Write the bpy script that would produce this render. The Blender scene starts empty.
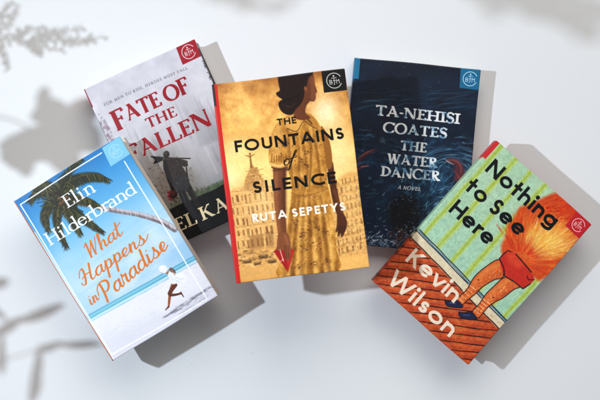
import bpy, math, random
import numpy as np

# ------------------------------------------------------------------ scales
S = 0.00113                      # metres on the table per pixel of a 600 x 400 frame
CH = 1130.0                      # camera height in the same pixel units
C = bpy.context.scene.collection

def at(px, py, z=0.0):
    """point seen at (px, py) lying z pixel units above the table"""
    f = (CH - z) / CH
    return ((px - 300) * f * S, -(py - 200) * f * S, z * S)

# ------------------------------------------------------------------ camera
sc = bpy.context.scene
cam = bpy.data.objects.new('camera', bpy.data.cameras.new('camera'))
C.objects.link(cam)
cam.location = (0, 0, CH * S)
cam.data.sensor_width = 36
cam.data.lens = 36 * CH / 600
cam.data.clip_end = 50
sc.camera = cam

# ------------------------------------------------------------------ light
world = bpy.data.worlds.new("World"); sc.world = world; world.use_nodes = True
bg = world.node_tree.nodes['Background']
bg.inputs[0].default_value = (0.96, 0.98, 1.0, 1); bg.inputs[1].default_value = 0.17

def aim(o, target):
    import mathutils
    d = mathutils.Vector(target) - o.location
    o.rotation_euler = d.to_track_quat('-Z', 'Y').to_euler()

kl = bpy.data.lights.new('key_lamp', 'SPOT')
kl.energy = 51; kl.color = (0.81, 0.91, 1.0); kl.shadow_soft_size = 0.018
kl.spot_size = math.radians(95); kl.spot_blend = 1.0
key = bpy.data.objects.new('key_lamp', kl); C.objects.link(key)
key.location = ((-460 - 300) * S, (200 - 105) * S, 1020 * S)
aim(key, (0.36, -0.22, 0))

fl = bpy.data.lights.new('fill_lamp', 'AREA')
fl.shape = 'RECTANGLE'; fl.size = 3.2; fl.size_y = 2.0
fl.energy = 70; fl.color = (1.0, 0.95, 0.88)
fill = bpy.data.objects.new('fill_lamp', fl); C.objects.link(fill)
fill.location = (0.35, 2.15, 2.35)
aim(fill, (0, 0, 0))

sc.view_settings.view_transform = 'Standard'
sc.view_settings.look = 'None'
sc.view_settings.exposure = 0.11
sc.view_settings.gamma = 1.0

# ------------------------------------------------------------------ helpers
def lin(c):
    c = np.asarray(c, float)
    return np.where(c <= 0.04045, c / 12.92, ((c + 0.055) / 1.055) ** 2.4)

def rgb(*c):
    return np.array(c, float) / 255.0

def mat(name, color=(0.8, 0.8, 0.8), rough=0.5, spec=0.5):
    m = bpy.data.materials.new(name); m.use_nodes = True
    b = m.node_tree.nodes['Principled BSDF']
    b.inputs['Base Color'].default_value = (*color, 1)
    b.inputs['Roughness'].default_value = rough
    b.inputs['Specular IOR Level'].default_value = spec
    return m, m.node_tree.nodes, m.node_tree.links, b

def mesh_obj(name, verts, faces, m, parent=None, smooth=False):
    me = bpy.data.meshes.new(name)
    me.from_pydata([tuple(v) for v in verts], [], faces)
    me.update()
    if smooth:
        me.polygons.foreach_set('use_smooth', [True] * len(me.polygons))
    me.materials.append(m)
    o = bpy.data.objects.new(name, me); C.objects.link(o)
    if parent: o.parent = parent
    return o

def tag(o, label, cat, group=None, kind=None):
    o['label'] = label; o['category'] = cat
    if group: o['group'] = group
    if kind: o['kind'] = kind

# ------------------------------------------------------------------ tabletop
def build_table():
    m, n, l, b = mat('white_board', (0.78, 0.795, 0.82), 0.6, 0.3)
    tc = n.new('ShaderNodeTexCoord')
    nz = n.new('ShaderNodeTexNoise'); nz.inputs['Scale'].default_value = 3.0; nz.inputs['Detail'].default_value = 4
    cr = n.new('ShaderNodeValToRGB')
    cr.color_ramp.elements[0].position = 0.3; cr.color_ramp.elements[0].color = (0.765, 0.785, 0.82, 1)
    cr.color_ramp.elements[1].position = 0.7; cr.color_ramp.elements[1].color = (0.785, 0.80, 0.83, 1)
    n2 = n.new('ShaderNodeTexNoise'); n2.inputs['Scale'].default_value = 700; n2.inputs['Detail'].default_value = 3
    bp = n.new('ShaderNodeBump'); bp.inputs['Strength'].default_value = 0.05; bp.inputs['Distance'].default_value = 0.0006
    l.new(tc.outputs['Object'], nz.inputs['Vector']); l.new(tc.outputs['Object'], n2.inputs['Vector'])
    l.new(nz.outputs['Fac'], cr.inputs['Fac']); l.new(cr.outputs['Color'], b.inputs['Base Color'])
    vo = n.new('ShaderNodeTexVoronoi'); vo.inputs['Scale'].default_value = 38
    lt = n.new('ShaderNodeMath'); lt.operation = 'LESS_THAN'; lt.inputs[1].default_value = 0.018
    mx = n.new('ShaderNodeMix'); mx.data_type = 'RGBA'; mx.inputs[7].default_value = (.42, .41, .40, 1)
    l.new(tc.outputs['Object'], vo.inputs['Vector']); l.new(vo.outputs['Distance'], lt.inputs[0]); l.new(lt.outputs[0], mx.inputs[0])
    l.new(cr.outputs['Color'], mx.inputs[6]); l.new(mx.outputs[2], b.inputs['Base Color'])
    l.new(n2.outputs['Fac'], bp.inputs['Height']); l.new(bp.outputs['Normal'], b.inputs['Normal'])
    X, Y, T = 1.5, 1.1, 0.03
    v = [(x, y, z) for z in (-T, 0) for x, y in ((-X, -Y), (X, -Y), (X, Y), (-X, Y))]
    f = [(3, 2, 1, 0), (4, 5, 6, 7), (0, 1, 5, 4), (1, 2, 6, 5), (2, 3, 7, 6), (3, 0, 4, 7)]
    o = mesh_obj('tabletop', v, f, m)
    tag(o, 'plain white tabletop under the five books', 'table', kind='structure')
build_table()

# ------------------------------------------------------------------ cover printing: a small numpy painter
def vnoise(h, w, cell, seed):
    r = np.random.default_rng(seed)
    gh, gw = int(h / cell) + 3, int(w / cell) + 3
    g = r.random((gh, gw))
    y = np.arange(h) / cell; x = np.arange(w) / cell
    yi = y.astype(int); xi = x.astype(int)
    fy = (y - yi); fx = (x - xi)
    fy = (fy * fy * (3 - 2 * fy))[:, None]; fx = (fx * fx * (3 - 2 * fx))[None]
    a = g[yi][:, xi]; b = g[yi][:, xi + 1]; c = g[yi + 1][:, xi]; d = g[yi + 1][:, xi + 1]
    return (a * (1 - fx) + b * fx) * (1 - fy) + (c * (1 - fx) + d * fx) * fy

def fbm(h, w, cell, seed, octs=4):
    o = np.zeros((h, w)); amp = 1; tot = 0
    for i in range(octs):
        if cell < 1.0: break
        o += amp * vnoise(h, w, cell, seed + i * 17); tot += amp
        amp *= .55; cell /= 2.1
    return o / tot

def catmull(p, n=6, closed=False):
    p = np.asarray(p, float)
    if len(p) < 3: return p
    q = np.vstack([p[-1], p, p[0], p[1]]) if closed else np.vstack([2 * p[0] - p[1], p, 2 * p[-1] - p[-2]])
    out = []
    for i in range(len(q) - 3):
        a, b, c, d = q[i:i + 4]
        for t in np.arange(n) / n:
            out.append(.5 * ((2 * b) + (c - a) * t + (2 * a - 5 * b + 4 * c - d) * t * t + (3 * b - a - 3 * c + d) * t ** 3))
    if not closed: out.append(p[-1])
    return np.array(out)

class Cover:
    """a printed sheet; everything is placed by its position on the photographed cover"""
    def __init__(s, quad, wm, hm, cell=0.00034):
        s.W = int(round(wm / cell)) + 1; s.H = int(round(hm / cell)) + 1
        s.a = np.zeros((s.H, s.W, 3)) + .5
        s.quad = np.array(quad, float)
        dst = np.array([(0, 0), (s.W - 1, 0), (s.W - 1, s.H - 1), (0, s.H - 1)], float)
        A = []; B = []
        for (x, y), (u, v) in zip(s.quad, dst):
            A.append([x, y, 1, 0, 0, 0, -u * x, -u * y]); B.append(u)
            A.append([0, 0, 0, x, y, 1, -v * x, -v * y]); B.append(v)
        s.h = np.append(np.linalg.solve(np.array(A), np.array(B)), 1).reshape(3, 3)
        s.k = (s.W - 1) / np.linalg.norm(s.quad[1] - s.quad[0])
        hi = np.linalg.inv(s.h)
        yy, xx = np.mgrid[0:s.H, 0:s.W]
        d = hi[2, 0] * xx + hi[2, 1] * yy + hi[2, 2]
        s.px = (hi[0, 0] * xx + hi[0, 1] * yy + hi[0, 2]) / d
        s.py = (hi[1, 0] * xx + hi[1, 1] * yy + hi[1, 2]) / d
        s.u = xx / (s.W - 1.0); s.v = yy / (s.H - 1.0)
    def T(s, p):
        p = np.atleast_2d(np.asarray(p, float))
        q = np.c_[p, np.ones(len(p))] @ s.h.T
        return q[:, :2] / q[:, 2:]
    def uv(s, u, v):
        """photo position of cover fraction (u, v)"""
        q = np.linalg.inv(s.h) @ np.array([u * (s.W - 1), v * (s.H - 1), 1.0])
        return q[:2] / q[2]
    def box(s, q, pad):
        x0 = max(int(q[:, 0].min() - pad), 0); x1 = min(int(q[:, 0].max() + pad) + 2, s.W)
        y0 = max(int(q[:, 1].min() - pad), 0); y1 = min(int(q[:, 1].max() + pad) + 2, s.H)
        return x0, x1, y0, y1
    def blend(s, m, col, b, alpha=1.0):
        x0, x1, y0, y1 = b
        m = (m * alpha)[..., None]
        c = col[y0:y1, x0:x1] if getattr(col, 'ndim', 1) == 3 else np.asarray(col)
        s.a[y0:y1, x0:x1] = s.a[y0:y1, x0:x1] * (1 - m) + c * m
    def full(s, m, col, alpha=1.0):
        s.blend(np.clip(m, 0, 1), col, (0, s.W, 0, s.H), alpha)
    def segmask(s, q, r, b, soft=.5, flat=(False, False)):
        """coverage of a tapered polyline q (raster px) with radii r inside box b"""
        x0, x1, y0, y1 = b
        D = np.full((y1 - y0, x1 - x0), 1e9)
        n = len(q) - 1
        for i in range(n):
            p, d = q[i], q[i + 1] - q[i]
            L = np.hypot(*d)
            if L < 1e-6: continue
            R = max(r[i], r[i + 1]) + soft + 1
            ax0 = max(int(min(p[0], q[i + 1][0]) - R), x0); ax1 = min(int(max(p[0], q[i + 1][0]) + R) + 2, x1)
            ay0 = max(int(min(p[1], q[i + 1][1]) - R), y0); ay1 = min(int(max(p[1], q[i + 1][1]) + R) + 2, y1)
            if ax1 <= ax0 or ay1 <= ay0: continue
            X = np.arange(ax0, ax1)[None] - p[0]; Y = np.arange(ay0, ay1)[:, None] - p[1]
            e = d / L
            t = X * e[0] + Y * e[1]
            tc = np.clip(t, 0, L)
            dist = np.hypot(X - tc * e[0], Y - tc * e[1]) - (r[i] + (r[i + 1] - r[i]) * tc / L)
            if flat[0] and i == 0: dist = np.maximum(dist, -t)
            if flat[1] and i == n - 1: dist = np.maximum(dist, t - L)
            sub = D[ay0 - y0:ay1 - y0, ax0 - x0:ax1 - x0]
            np.minimum(sub, dist, out=sub)
        return np.clip(.5 - D / (2 * soft), 0, 1)
    def stroke(s, pts, w, col, alpha=1.0, soft=.5, smooth=0, flat=(False, False)):
        """w: width in photo px, a number or one per point"""
        pts = np.asarray(pts, float)
        w = np.broadcast_to(np.asarray(w, float), (len(pts),)) if np.ndim(w) == 0 else np.asarray(w, float)
        if smooth:
            n0 = len(pts); pts = catmull(pts, smooth)
            w = np.interp(np.linspace(0, n0 - 1, len(pts)), np.arange(n0), w)
        q = s.T(pts); r = w * s.k / 2
        soft = max(.5, soft * s.k if soft != .5 else .5)
        b = s.box(q, r.max() + soft + 1)
        if b[1] <= b[0] or b[3] <= b[2]: return
        s.blend(s.segmask(q, r, b, soft, flat), col, b, alpha)
    def polymask(s, q, b, soft):
        x0, x1, y0, y1 = b
        X = np.arange(x0, x1)[None]; Y = np.arange(y0, y1)[:, None]
        ins = np.zeros((y1 - y0, x1 - x0), bool); D = np.full(ins.shape, 1e9)
        for i in range(len(q)):
            p, e = q[i], q[(i + 1) % len(q)]
            d = e - p; L2 = d @ d
            if L2 < 1e-9: continue
            t = np.clip(((X - p[0]) * d[0] + (Y - p[1]) * d[1]) / L2, 0, 1)
            D = np.minimum(D, np.hypot(X - p[0] - t * d[0], Y - p[1] - t * d[1]))
            if d[1] != 0:
                c = ((p[1] > Y) != (e[1] > Y)) & (X < d[0] * (Y - p[1]) / d[1] + p[0])
                ins ^= c
        return np.clip(.5 + np.where(ins, D, -D) / (2 * soft), 0, 1)
    def poly(s, pts, col, alpha=1.0, soft=0, smooth=0):
        if smooth: pts = catmull(pts, smooth, True)
        q = s.T(pts); soft = max(.5, soft * s.k)
        b = s.box(q, soft + 1)
        if b[1] <= b[0] or b[3] <= b[2]: return
        s.blend(s.polymask(q, b, soft), col, b, alpha)
    def blob(s, x, y, rx, ry, col, alpha=1.0, soft=0, rot=0):
        a = np.linspace(0, 2 * math.pi, 20, endpoint=False); c, t = math.cos(rot), math.sin(rot)
        s.poly(np.c_[x + rx * np.cos(a) * c - ry * np.sin(a) * t, y + rx * np.cos(a) * t + ry * np.sin(a) * c], col, alpha, soft)
    def text(s, string, p0, p1, cap, font, col, track=.12, shear=0, alpha=1.0, **kw):
        """one line set from p0 to p1 along its baseline, capitals cap high (photo px)"""
        p0 = np.array(p0, float); p1 = np.array(p1, float)
        e = (p1 - p0); L = np.hypot(*e); e /= L; up = np.array([e[1], -e[0]])
        pen = 0; items = []
        for ch in string:
            if ch == ' ': pen += kw.get('space', .35); continue
            w, st, clip = font(ch, **{k: v for k, v in kw.items() if k not in ('space', 'big')})
            z = kw.get('big', {}).get(len(items), (1, 0))
            items.append((pen, st, clip, z)); pen += w * z[0] + track
        pen -= track
        fx = L / (pen * cap)
        M = np.zeros((s.H, s.W)) 
        for x, st, clip, (zs, zy) in items:
            g = None; acc = []
            for pts, w, flat in st:
                pts = np.asarray(pts, float) * zs + [0, zy]
                X = x + pts[:, 0] + shear * pts[:, 1]
                P = p0 + np.outer(X * cap * fx, e) + np.outer(pts[:, 1] * cap, up)
                w = np.broadcast_to(np.asarray(w, float), (len(pts),))
                acc.append((s.T(P), w * zs * cap * s.k / 2, flat))
            b = s.box(np.vstack([q for q, r, f in acc]), max(r.max() for q, r, f in acc) + 2)
            if b[1] <= b[0] or b[3] <= b[2]: continue
            m = np.zeros((b[3] - b[2], b[1] - b[0]))
            for q, r, f in acc: m = np.maximum(m, s.segmask(q, r, b, .5, f))
            if clip:
                Y = -((s.px[b[2]:b[3], b[0]:b[1]] - p0[0]) * -up[0] + (s.py[b[2]:b[3], b[0]:b[1]] - p0[1]) * -up[1])
                Y = Y / cap
                lo, hi = clip[0] * zs + zy, clip[1] * zs + zy
                m = m * np.clip((Y - lo) * cap * s.k + .5, 0, 1) * np.clip((hi - Y) * cap * s.k + .5, 0, 1)
            sub = M[b[2]:b[3], b[0]:b[1]]; np.maximum(sub, m, out=sub)
        s.full(M, col, alpha)
        return fx

# ------------------------------------------------------------------ lettering
def arc(cx, cy, rx, ry, a0, a1, n=14):
    a = np.radians(np.linspace(a0, a1, n))
    return np.c_[cx + rx * np.cos(a), cy + ry * np.sin(a)]
FF = (True, True)
def ln(*p): return np.array(p, float).reshape(-1, 2)

def sans(c, t=.17, xh=.68):
    h = t / 2; CL = (0, 1); r = (1 - t) / 4
    def f(w, *st, clip=None): return w, [(p, t, FF) for p in st], clip
    y0, y1 = h, 1 - h
    if c == 'A': return f(.82, ln(.06, -.06, .44, 1.06), ln(.76, -.06, .38, 1.06), ln(.2, .3, .62, .3), clip=CL)
    if c == 'C': return f(.76, arc(.5, .5, .5 - h, .5 - h, 48, 312, 24))
    if c == 'E': return f(.5, ln(h, 0, h, 1), ln(h, y1, .5, y1), ln(h, .5, .46, .5), ln(h, y0, .5, y0))
    if c == 'F': return f(.48, ln(h, 0, h, 1), ln(h, y1, .5, y1), ln(h, .5, .45, .5))
    if c == 'H': return f(.72, ln(h, 0, h, 1), ln(.72 - h, 0, .72 - h, 1), ln(h, .5, .72 - h, .5))
    if c == 'I': return f(t, ln(h, 0, h, 1))
    if c == 'K': return f(.62, ln(h, 0, h, 1), ln(.1, .42, .62, 1.08), ln(.24, .58, .62, -.08), clip=CL)
    if c == 'L': return f(.46, ln(h, 0, h, 1), ln(h, y0, .48, y0))
    if c == 'N': return f(.76, ln(h, 0, h, 1), ln(.76 - h, 0, .76 - h, 1), ln(h - .03, 1.03, .76 - h + .03, -.03), clip=CL)
    if c == 'O': return f(.94, arc(.47, .5, .47 - h, .51 - h, 0, 360, 30))
    if c in 'PR':
        R = .28 - h
        st = [ln(h, 0, h, 1), ln(h, y1, .28, y1), arc(.28, 1 - h - R, R, R, 90, -90), ln(h, 1 - h - 2 * R, .28, 1 - h - 2 * R)]
        if c == 'R': st.append(ln(.24, .47, .58, -.06))
        return f(.56, *st, clip=CL)
    if c == 'S':
        return f(.54, np.vstack([arc(.27, 1 - h - r, .25 - h, r, 28, 270, 16), arc(.27, h + r, .27 - h, r, 90, -152, 16)]))
    if c == 'T': return f(.62, ln(0, y1, .62, y1), ln(.31, 0, .31, 1))
    if c == 'U': return f(.68, np.vstack([ln(h, 1.0), arc(.34, .34, .34 - h, .34 - h, 180, 360), ln(.68 - h, 1.0)]))
    if c == 'Y': return f(.72, ln(.04, 1.06, .38, .42), ln(.68, 1.06, .34, .42), ln(.36, 0, .36, .48), clip=CL)
    if c == 'W': return f(1.06, ln(.04, 1.06, .32, -.08), ln(.26, -.08, .55, 1.06), ln(.51, 1.06, .80, -.08), ln(.74, -.08, 1.02, 1.06), clip=CL)
    q = xh / 2; R = q - h
    if c == 'o': return f(xh, arc(q, q, R, R + .01, 0, 360, 26))
    if c == 'e': return f(xh, arc(q, q, R, R + .01, 0, 318, 24), ln(.1, q, xh - h, q))
    if c == 't': return f(.42, ln(.2, 0, .2, .98), ln(0, xh - h, .42, xh - h))
    if c == 'h': return f(.58, ln(h, 0, h, 1.06), np.vstack([arc(.29, .39, .29 - h, .29 - h, 180, 0), ln(.58 - h, 0)]))
    if c == 'n': return f(.58, ln(h, 0, h, xh), np.vstack([arc(.29, .39, .29 - h, .29 - h, 180, 0), ln(.58 - h, 0)]))
    if c == 'r': return f(.36, ln(h, 0, h, xh), arc(.34, .34, .34 - h, .34 - h, 180, 85))
    if c == 'i':
        w, st, cl = f(t, ln(h, 0, h, xh)); st.append((ln(h, .90, h + .001, .92), t * 1.25, (False, False))); return w, st, cl
    if c == 'l': return f(t, ln(h, 0, h, 1.06))
    if c == 'g': return f(xh, arc(q, q, R, R, 0, 360, 26), np.vstack([ln(xh - h, xh), ln(xh - h, 0), arc(q, -.02, R, .26 - h, 0, -145, 12)]))
    if c == 'v': return f(.6, ln(.03, xh + .05, .33, -.06), ln(.57, xh + .05, .27, -.06), clip=(0, xh))
    if c == 's':
        r2 = (xh - t) / 4
        return f(.44, np.vstack([arc(.22, xh - h - r2, .21 - h, r2, 25, 270, 12), arc(.22, h + r2, .22 - h, r2, 90, -155, 12)]))
    raise KeyError(c)

def serif(c, T=.15, tn=.05, sv=.1, xh=.6):
    """roman capitals and a few lower-case letters: thick stems, thin joins, bracketed serifs"""
    st = []
    def mod(p):
        p = np.asarray(p, float); d = np.gradient(p, axis=0); L = np.hypot(d[:, 0], d[:, 1]) + 1e-9
        return (p, tn + (T - tn) * (np.abs(d[:, 1]) / L) ** 1.3, (False, False))
    def S(x0, y0, x1, y1, w): st.append((ln(x0, y0, x1, y1), w, FF))
    def foot(x, y, w=None, up=1):
        w = T / 2 + sv if w is None else w * min(1, .5 + sv * 5)
        S(x - w, y + up * tn / 2, x + w, y + up * tn / 2, tn)
        S(x - w * .55, y + up * tn * 1.1, x + w * .55, y + up * tn * 1.1, tn * .9)
    def stem(x, a=0, b=1, bot=True, top=True):
        S(x, a, x, b, T)
        if bot: foot(x, a)
        if top: foot(x, b, up=-1)
    def beak(x, y, d, n=.2):   # vertical end of a thin arm
        st.append((ln(x, y, x + .03, y + d * n), np.array([tn * 1.2, tn * 1.8]), FF))
    h = T / 2; z = (-.02, 1.0)
    if c == 'A':
        S(.12, -.02, .42, 1.02, tn * 1.2); S(.36, 1.06, .74, -.02, T); S(.2, .33, .6, .33, tn); foot(.12, 0, .12); foot(.73, 0, .16); return .86, st, (0, 1.04)
    if c == 'C': st.append(mod(arc(.46, .5, .42, .48, 42, 318, 26))); beak(.77, .82, 1, .18); return .8, st, None
    if c == 'D': stem(.18); st.append(mod(arc(.26, .5, .48, .5 - tn / 2, 90, -90, 22))); S(.15, 1 - tn / 2, .3, 1 - tn / 2, tn); S(.15, tn / 2, .3, tn / 2, tn); return .8, st, None
    if c in 'EF':
        stem(.18, top=False); S(.02, 1 - tn / 2, .58, 1 - tn / 2, tn); beak(.55, 1, -1); S(.18, .52, .46, .52, tn); S(.45, .42, .45, .62, tn * 1.2)
        if c == 'E': S(.1, tn / 2, .58, tn / 2, tn); beak(.57, 0, 1, .22)
        return .63, st, z
    if c == 'H': stem(.18); stem(.74); S(.2, .52, .72, .52, tn); return .92, st, None
    if c == 'I': stem(.17); return .34, st, None
    if c == 'K': stem(.18); S(.2, .42, .66, 1.0, tn * 1.2); S(.36, .6, .74, -.02, T); foot(.66, 1, .12, -1); foot(.76, 0, .14); return .88, st, (0, 1)
    if c == 'L': stem(.18); S(.1, tn / 2, .58, tn / 2, tn); beak(.57, 0, 1, .26); return .62, st, None
    if c == 'M': S(.14, 0, .2, 1, tn * 1.2); S(.2, 1.02, .52, 0, T); S(.5, 0, .84, 1, tn * 1.1); S(.84, 1, .92, 0, T); foot(.14, 0, .12); foot(.92, 0); return 1.06, st, (0, 1)
    if c == 'N': S(.14, 0, .14, 1, tn * 1.3); S(.12, 1.03, .74, -.03, T); S(.74, 0, .74, 1, tn * 1.3); foot(.14, 0, .12); foot(.74, 1, .12, -1); foot(.1, 1, .12, -1); return .88, st, z
    if c == 'O': st.append(mod(arc(.45, .5, .40, .49, 0, 360, 30))); return .9, st, None
    if c in 'PR':
        stem(.18); st.append(mod(arc(.3, .74, .27, .26 - tn / 2, 90, -90, 16))); S(.15, 1 - tn / 2, .32, 1 - tn / 2, tn); S(.2, .48, .32, .48, tn)
        if c == 'R': S(.3, .5, .66, -.02, T * .95); foot(.7, 0, .12)
        return (.78 if c == 'R' else .62), st, z
    if c == 'S':
        p = np.vstack([arc(.28, .755, .2, .225, 20, 255, 14), arc(.28, .265, .22, .245, 75, -160, 14)])
        d = np.linspace(-1, 1, len(p)); st.append((p, tn * 1.3 + (T * 1.05 - tn) * np.exp(-(d / .38) ** 2), (False, False)))
        beak(.47, .8, 1, .16); beak(.06, .2, -1, .17); return .56, st, None
    if c == 'T': stem(.36, top=False); S(.02, 1 - tn / 2, .70, 1 - tn / 2, tn * 1.1); beak(.03, 1, -1, .2); beak(.67, 1, -1, .2); return .72, st, None
    if c == 'U': S(.18, .3, .18, 1, T); st.append(mod(np.vstack([ln(.18, .4), arc(.43, .3, .25, .29, 180, 360, 16), ln(.68, 1)]))); foot(.18, 1, up=-1); foot(.68, 1, .12, -1); return .84, st, None
    if c == 'V': S(.12, 1.02, .42, -.03, T); S(.4, -.03, .68, 1.02, tn * 1.2); foot(.12, 1, .16, -1); foot(.69, 1, .12, -1); return .8, st, (-.02, 1)
    if c == 'W':
        S(.1, 1.02, .34, -.03, T); S(.33, -.03, .56, 1.0, tn * 1.2); S(.5, 1.02, .76, -.03, T); S(.75, -.03, 1.0, 1.02, tn * 1.2)
        foot(.1, 1, .14, -1); foot(.54, 1, .14, -1); foot(1.0, 1, .12, -1); return 1.1, st, (-.02, 1)
    if c == '-': S(0, .42, .26, .42, T * .6); return .26, st, None
    if c == ',': S(.08, .1, .02, -.14, tn * 1.6); return .12, st, None
    q = xh / 2
    def flag(x, y): S(x - .14, y - .09, x, y - .02, tn)
    if c == 'l': stem(.2, 0, 1.06, top=False); flag(.2, 1.06); return .4, st, None
    if c == 'i': stem(.2, 0, xh, top=False); flag(.2, xh); st.append((ln(.19, .86, .2, .86), T * 1.15, (False, False))); return .4, st, None
    if c == 'n': stem(.2, 0, xh, top=False); flag(.2, xh); st.append(mod(np.vstack([arc(.4, xh - .22, .2, .2, 175, 0, 12), ln(.6, .2, .6, .0)]))); foot(.6, 0); return .78, st, None
    if c == 'r': stem(.2, 0, xh, top=False); flag(.2, xh); st.append((arc(.4, xh - .24, .18, .2, 175, 55, 8), np.linspace(tn, T * .9, 8), (False, False))); return .52, st, None
    if c == 'e': st.append(mod(arc(.3, q, .24, q - tn / 2, 10, 320, 22))); S(.08, q + .05, .53, q + .05, tn); return .6, st, None
    if c == 'd': S(.56, 0, .56, 1.06, T); foot(.6, 0, .1); flag(.56, 1.06); st.append(mod(arc(.32, q, .26, q - tn / 2, 40, 320, 22))); return .72, st, None
    if c == 'b': S(.16, 0, .16, 1.06, T); flag(.16, 1.06); st.append(mod(arc(.38, q, .27, q - tn / 2, 145, -145, 22))); return .7, st, None
    if c == 'a': st.append(mod(np.vstack([arc(.28, xh - .19, .19, .17, 150, 0, 10), ln(.47, .3, .47, .04)]))); foot(.52, 0, .08); st.append(mod(arc(.26, .17, .19, .16, 60, 330, 14))); return .62, st, None
    raise KeyError(c)

SCRIPT = {
 'a': (.46, [[(.36,.42),(.24,.5),(.07,.32),(.05,.08),(.16,0),(.3,.18),(.38,.48)], [(.38,.48),(.33,.12),(.4,0),(.5,.12)]]),
 'h': (.43, [[(-.02,.1),(.13,.62),(.19,.98),(.12,1.02),(.07,.5),(.03,0)], [(.03,0),(.12,.33),(.24,.48),(.3,.4),(.27,.12),(.33,0),(.45,.12)]]),
 't': (.32, [[(0,.1),(.12,.5),(.17,.92)], [(.17,.92),(.1,.3),(.13,.03),(.2,0),(.32,.14)], [(-.03,.58),(.14,.62),(.42,.78)]]),
 'p': (.44, [[(0,.1),(.12,.5)], [(.13,.52),(.09,0),(.03,-.52)], [(.07,.1),(.15,.38),(.28,.5),(.36,.36),(.31,.08),(.19,0),(.1,.08)], [(.28,.04),(.46,.12)]]),
 'e': (.36, [[(0,.1),(.2,.2),(.3,.38),(.22,.5),(.08,.36),(.06,.12),(.18,0),(.38,.14)]]),
 'n': (.45, [[(0,.1),(.08,.44),(.11,.48),(.06,0)], [(.06,0),(.14,.33),(.25,.48),(.31,.4),(.28,.1),(.34,0),(.46,.12)]]),
 's': (.40, [[(0,.1),(.14,.36),(.2,.58),(.22,.4),(.29,.2),(.24,.03),(.1,0),(.03,.07)], [(.24,.03),(.4,.1),(.56,.36)]]),
 'i': (.26, [[(0,.1),(.1,.48)], [(.1,.48),(.06,.1),(.12,0),(.27,.12)], [(.15,.7),(.17,.74)]]),
 'r': (.36, [[(0,.1),(.08,.5),(.1,.58),(.14,.46),(.26,.47)], [(.26,.47),(.2,.1),(.26,0),(.38,.12)]]),
 'd': (.50, [[(.36,.42),(.24,.5),(.07,.32),(.05,.08),(.16,0),(.32,.2),(.46,1.0)], [(.46,1.0),(.35,.12),(.42,0),(.53,.12)]]),
 'W': (.62, [[(-.04,.8),(.06,.97),(.1,.9),(.07,0)], [(.07,0),(.22,.55),(.36,.93)], [(.36,.93),(.32,.3),(.33,0)], [(.33,0),(.5,.55),(.62,1.02)]]),
 'H': (.60, [[(-.1,.55),(.02,.9),(.16,.95),(.16,.5),(.06,.02),(-.08,.04),(-.1,.2)], [(.52,1.02),(.43,.5),(.38,.12),(.45,0),(.6,.12)], [(.0,.40),(.2,.52),(.46,.5)]]),
 'P': (.54, [[(.16,.95),(.13,.4),(.05,-.12)], [(-.12,.5),(-.02,.88),(.2,1.04),(.46,.9),(.44,.58),(.28,.4),(.14,.46)]]),
 'o': (.40, [[(.2,.5),(.06,.36),(.05,.12),(.17,0),(.31,.14),(.32,.38),(.2,.5),(.3,.42),(.46,.46)]]),
 'f': (.34, [[(-.06,.1),(.14,.5),(.3,.98),(.22,1.04),(.12,.5),(.02,-.3),(-.1,-.38),(-.12,-.26)], [(-.02,.48),(.32,.54)]]),
}
def script(c, t=.115):
    w, st = SCRIPT[c]; out = []
    for p in st:
        q = catmull(p, 6); d = np.gradient(q, axis=0); L = np.hypot(d[:, 0], d[:, 1]) + 1e-9
        out.append((q, t * (.62 + .6 * np.clip(-d[:, 1] / L, 0, 1)), (False, False)))
    return w, out, None

def emblem(c, corners, ground, ink, ring=8.0, r_alpha=1.0):
    """square corner mark of the book club: ring with a monogram"""
    q = np.array(corners, float)
    c.poly(q, ground)
    m = q.mean(0); e = (q[1] - q[0]); L = np.hypot(*e); e /= L; d = np.array([-e[1], e[0]])
    ring = ring * .9
    P = lambda x, y: m + e * x * ring + d * y * ring
    a = np.linspace(math.radians(28), math.radians(332), 40)
    c.stroke([P(math.cos(t), math.sin(t)) for t in a], .65, ink, r_alpha)
    for seg in ([(0, -.35), (0, .42), (-.12, .55)], [(-.62, -.12), (-.62, .42)], [(-.62, -.12), (-.34, -.08), (-.36, .12), (-.6, .14)],
                [(-.6, .14), (-.3, .2), (-.32, .4), (-.6, .42)], [(.28, .42), (.28, -.1), (.46, .1), (.64, -.1), (.64, .42)],
                [(-.3, -.36), (.34, -.36)], [(-.14, .0), (.16, .0)]):
        c.stroke([P(*s) for s in seg], .48, ink, r_alpha)
    c.blob(*P(0, -.62), .8, .8, ink, r_alpha)

def quad_local(c):
    e1 = (c.quad[1] - c.quad[0] + c.quad[2] - c.quad[3]) / 2; e1 /= np.hypot(*e1)
    return e1, np.array([-e1[1], e1[0]])
# ------------------------------------------------------------------ the five covers
R = random.Random(4)
def mixc(a, b, t):
    t = np.clip(t, 0, 1)[..., None]; return a * (1 - t) + b * t
def ramp(t, stops):
    ks = [k for k, _ in stops]
    return np.stack([np.interp(t, ks, [col[i] for _, col in stops]) for i in range(3)], -1)

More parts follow.
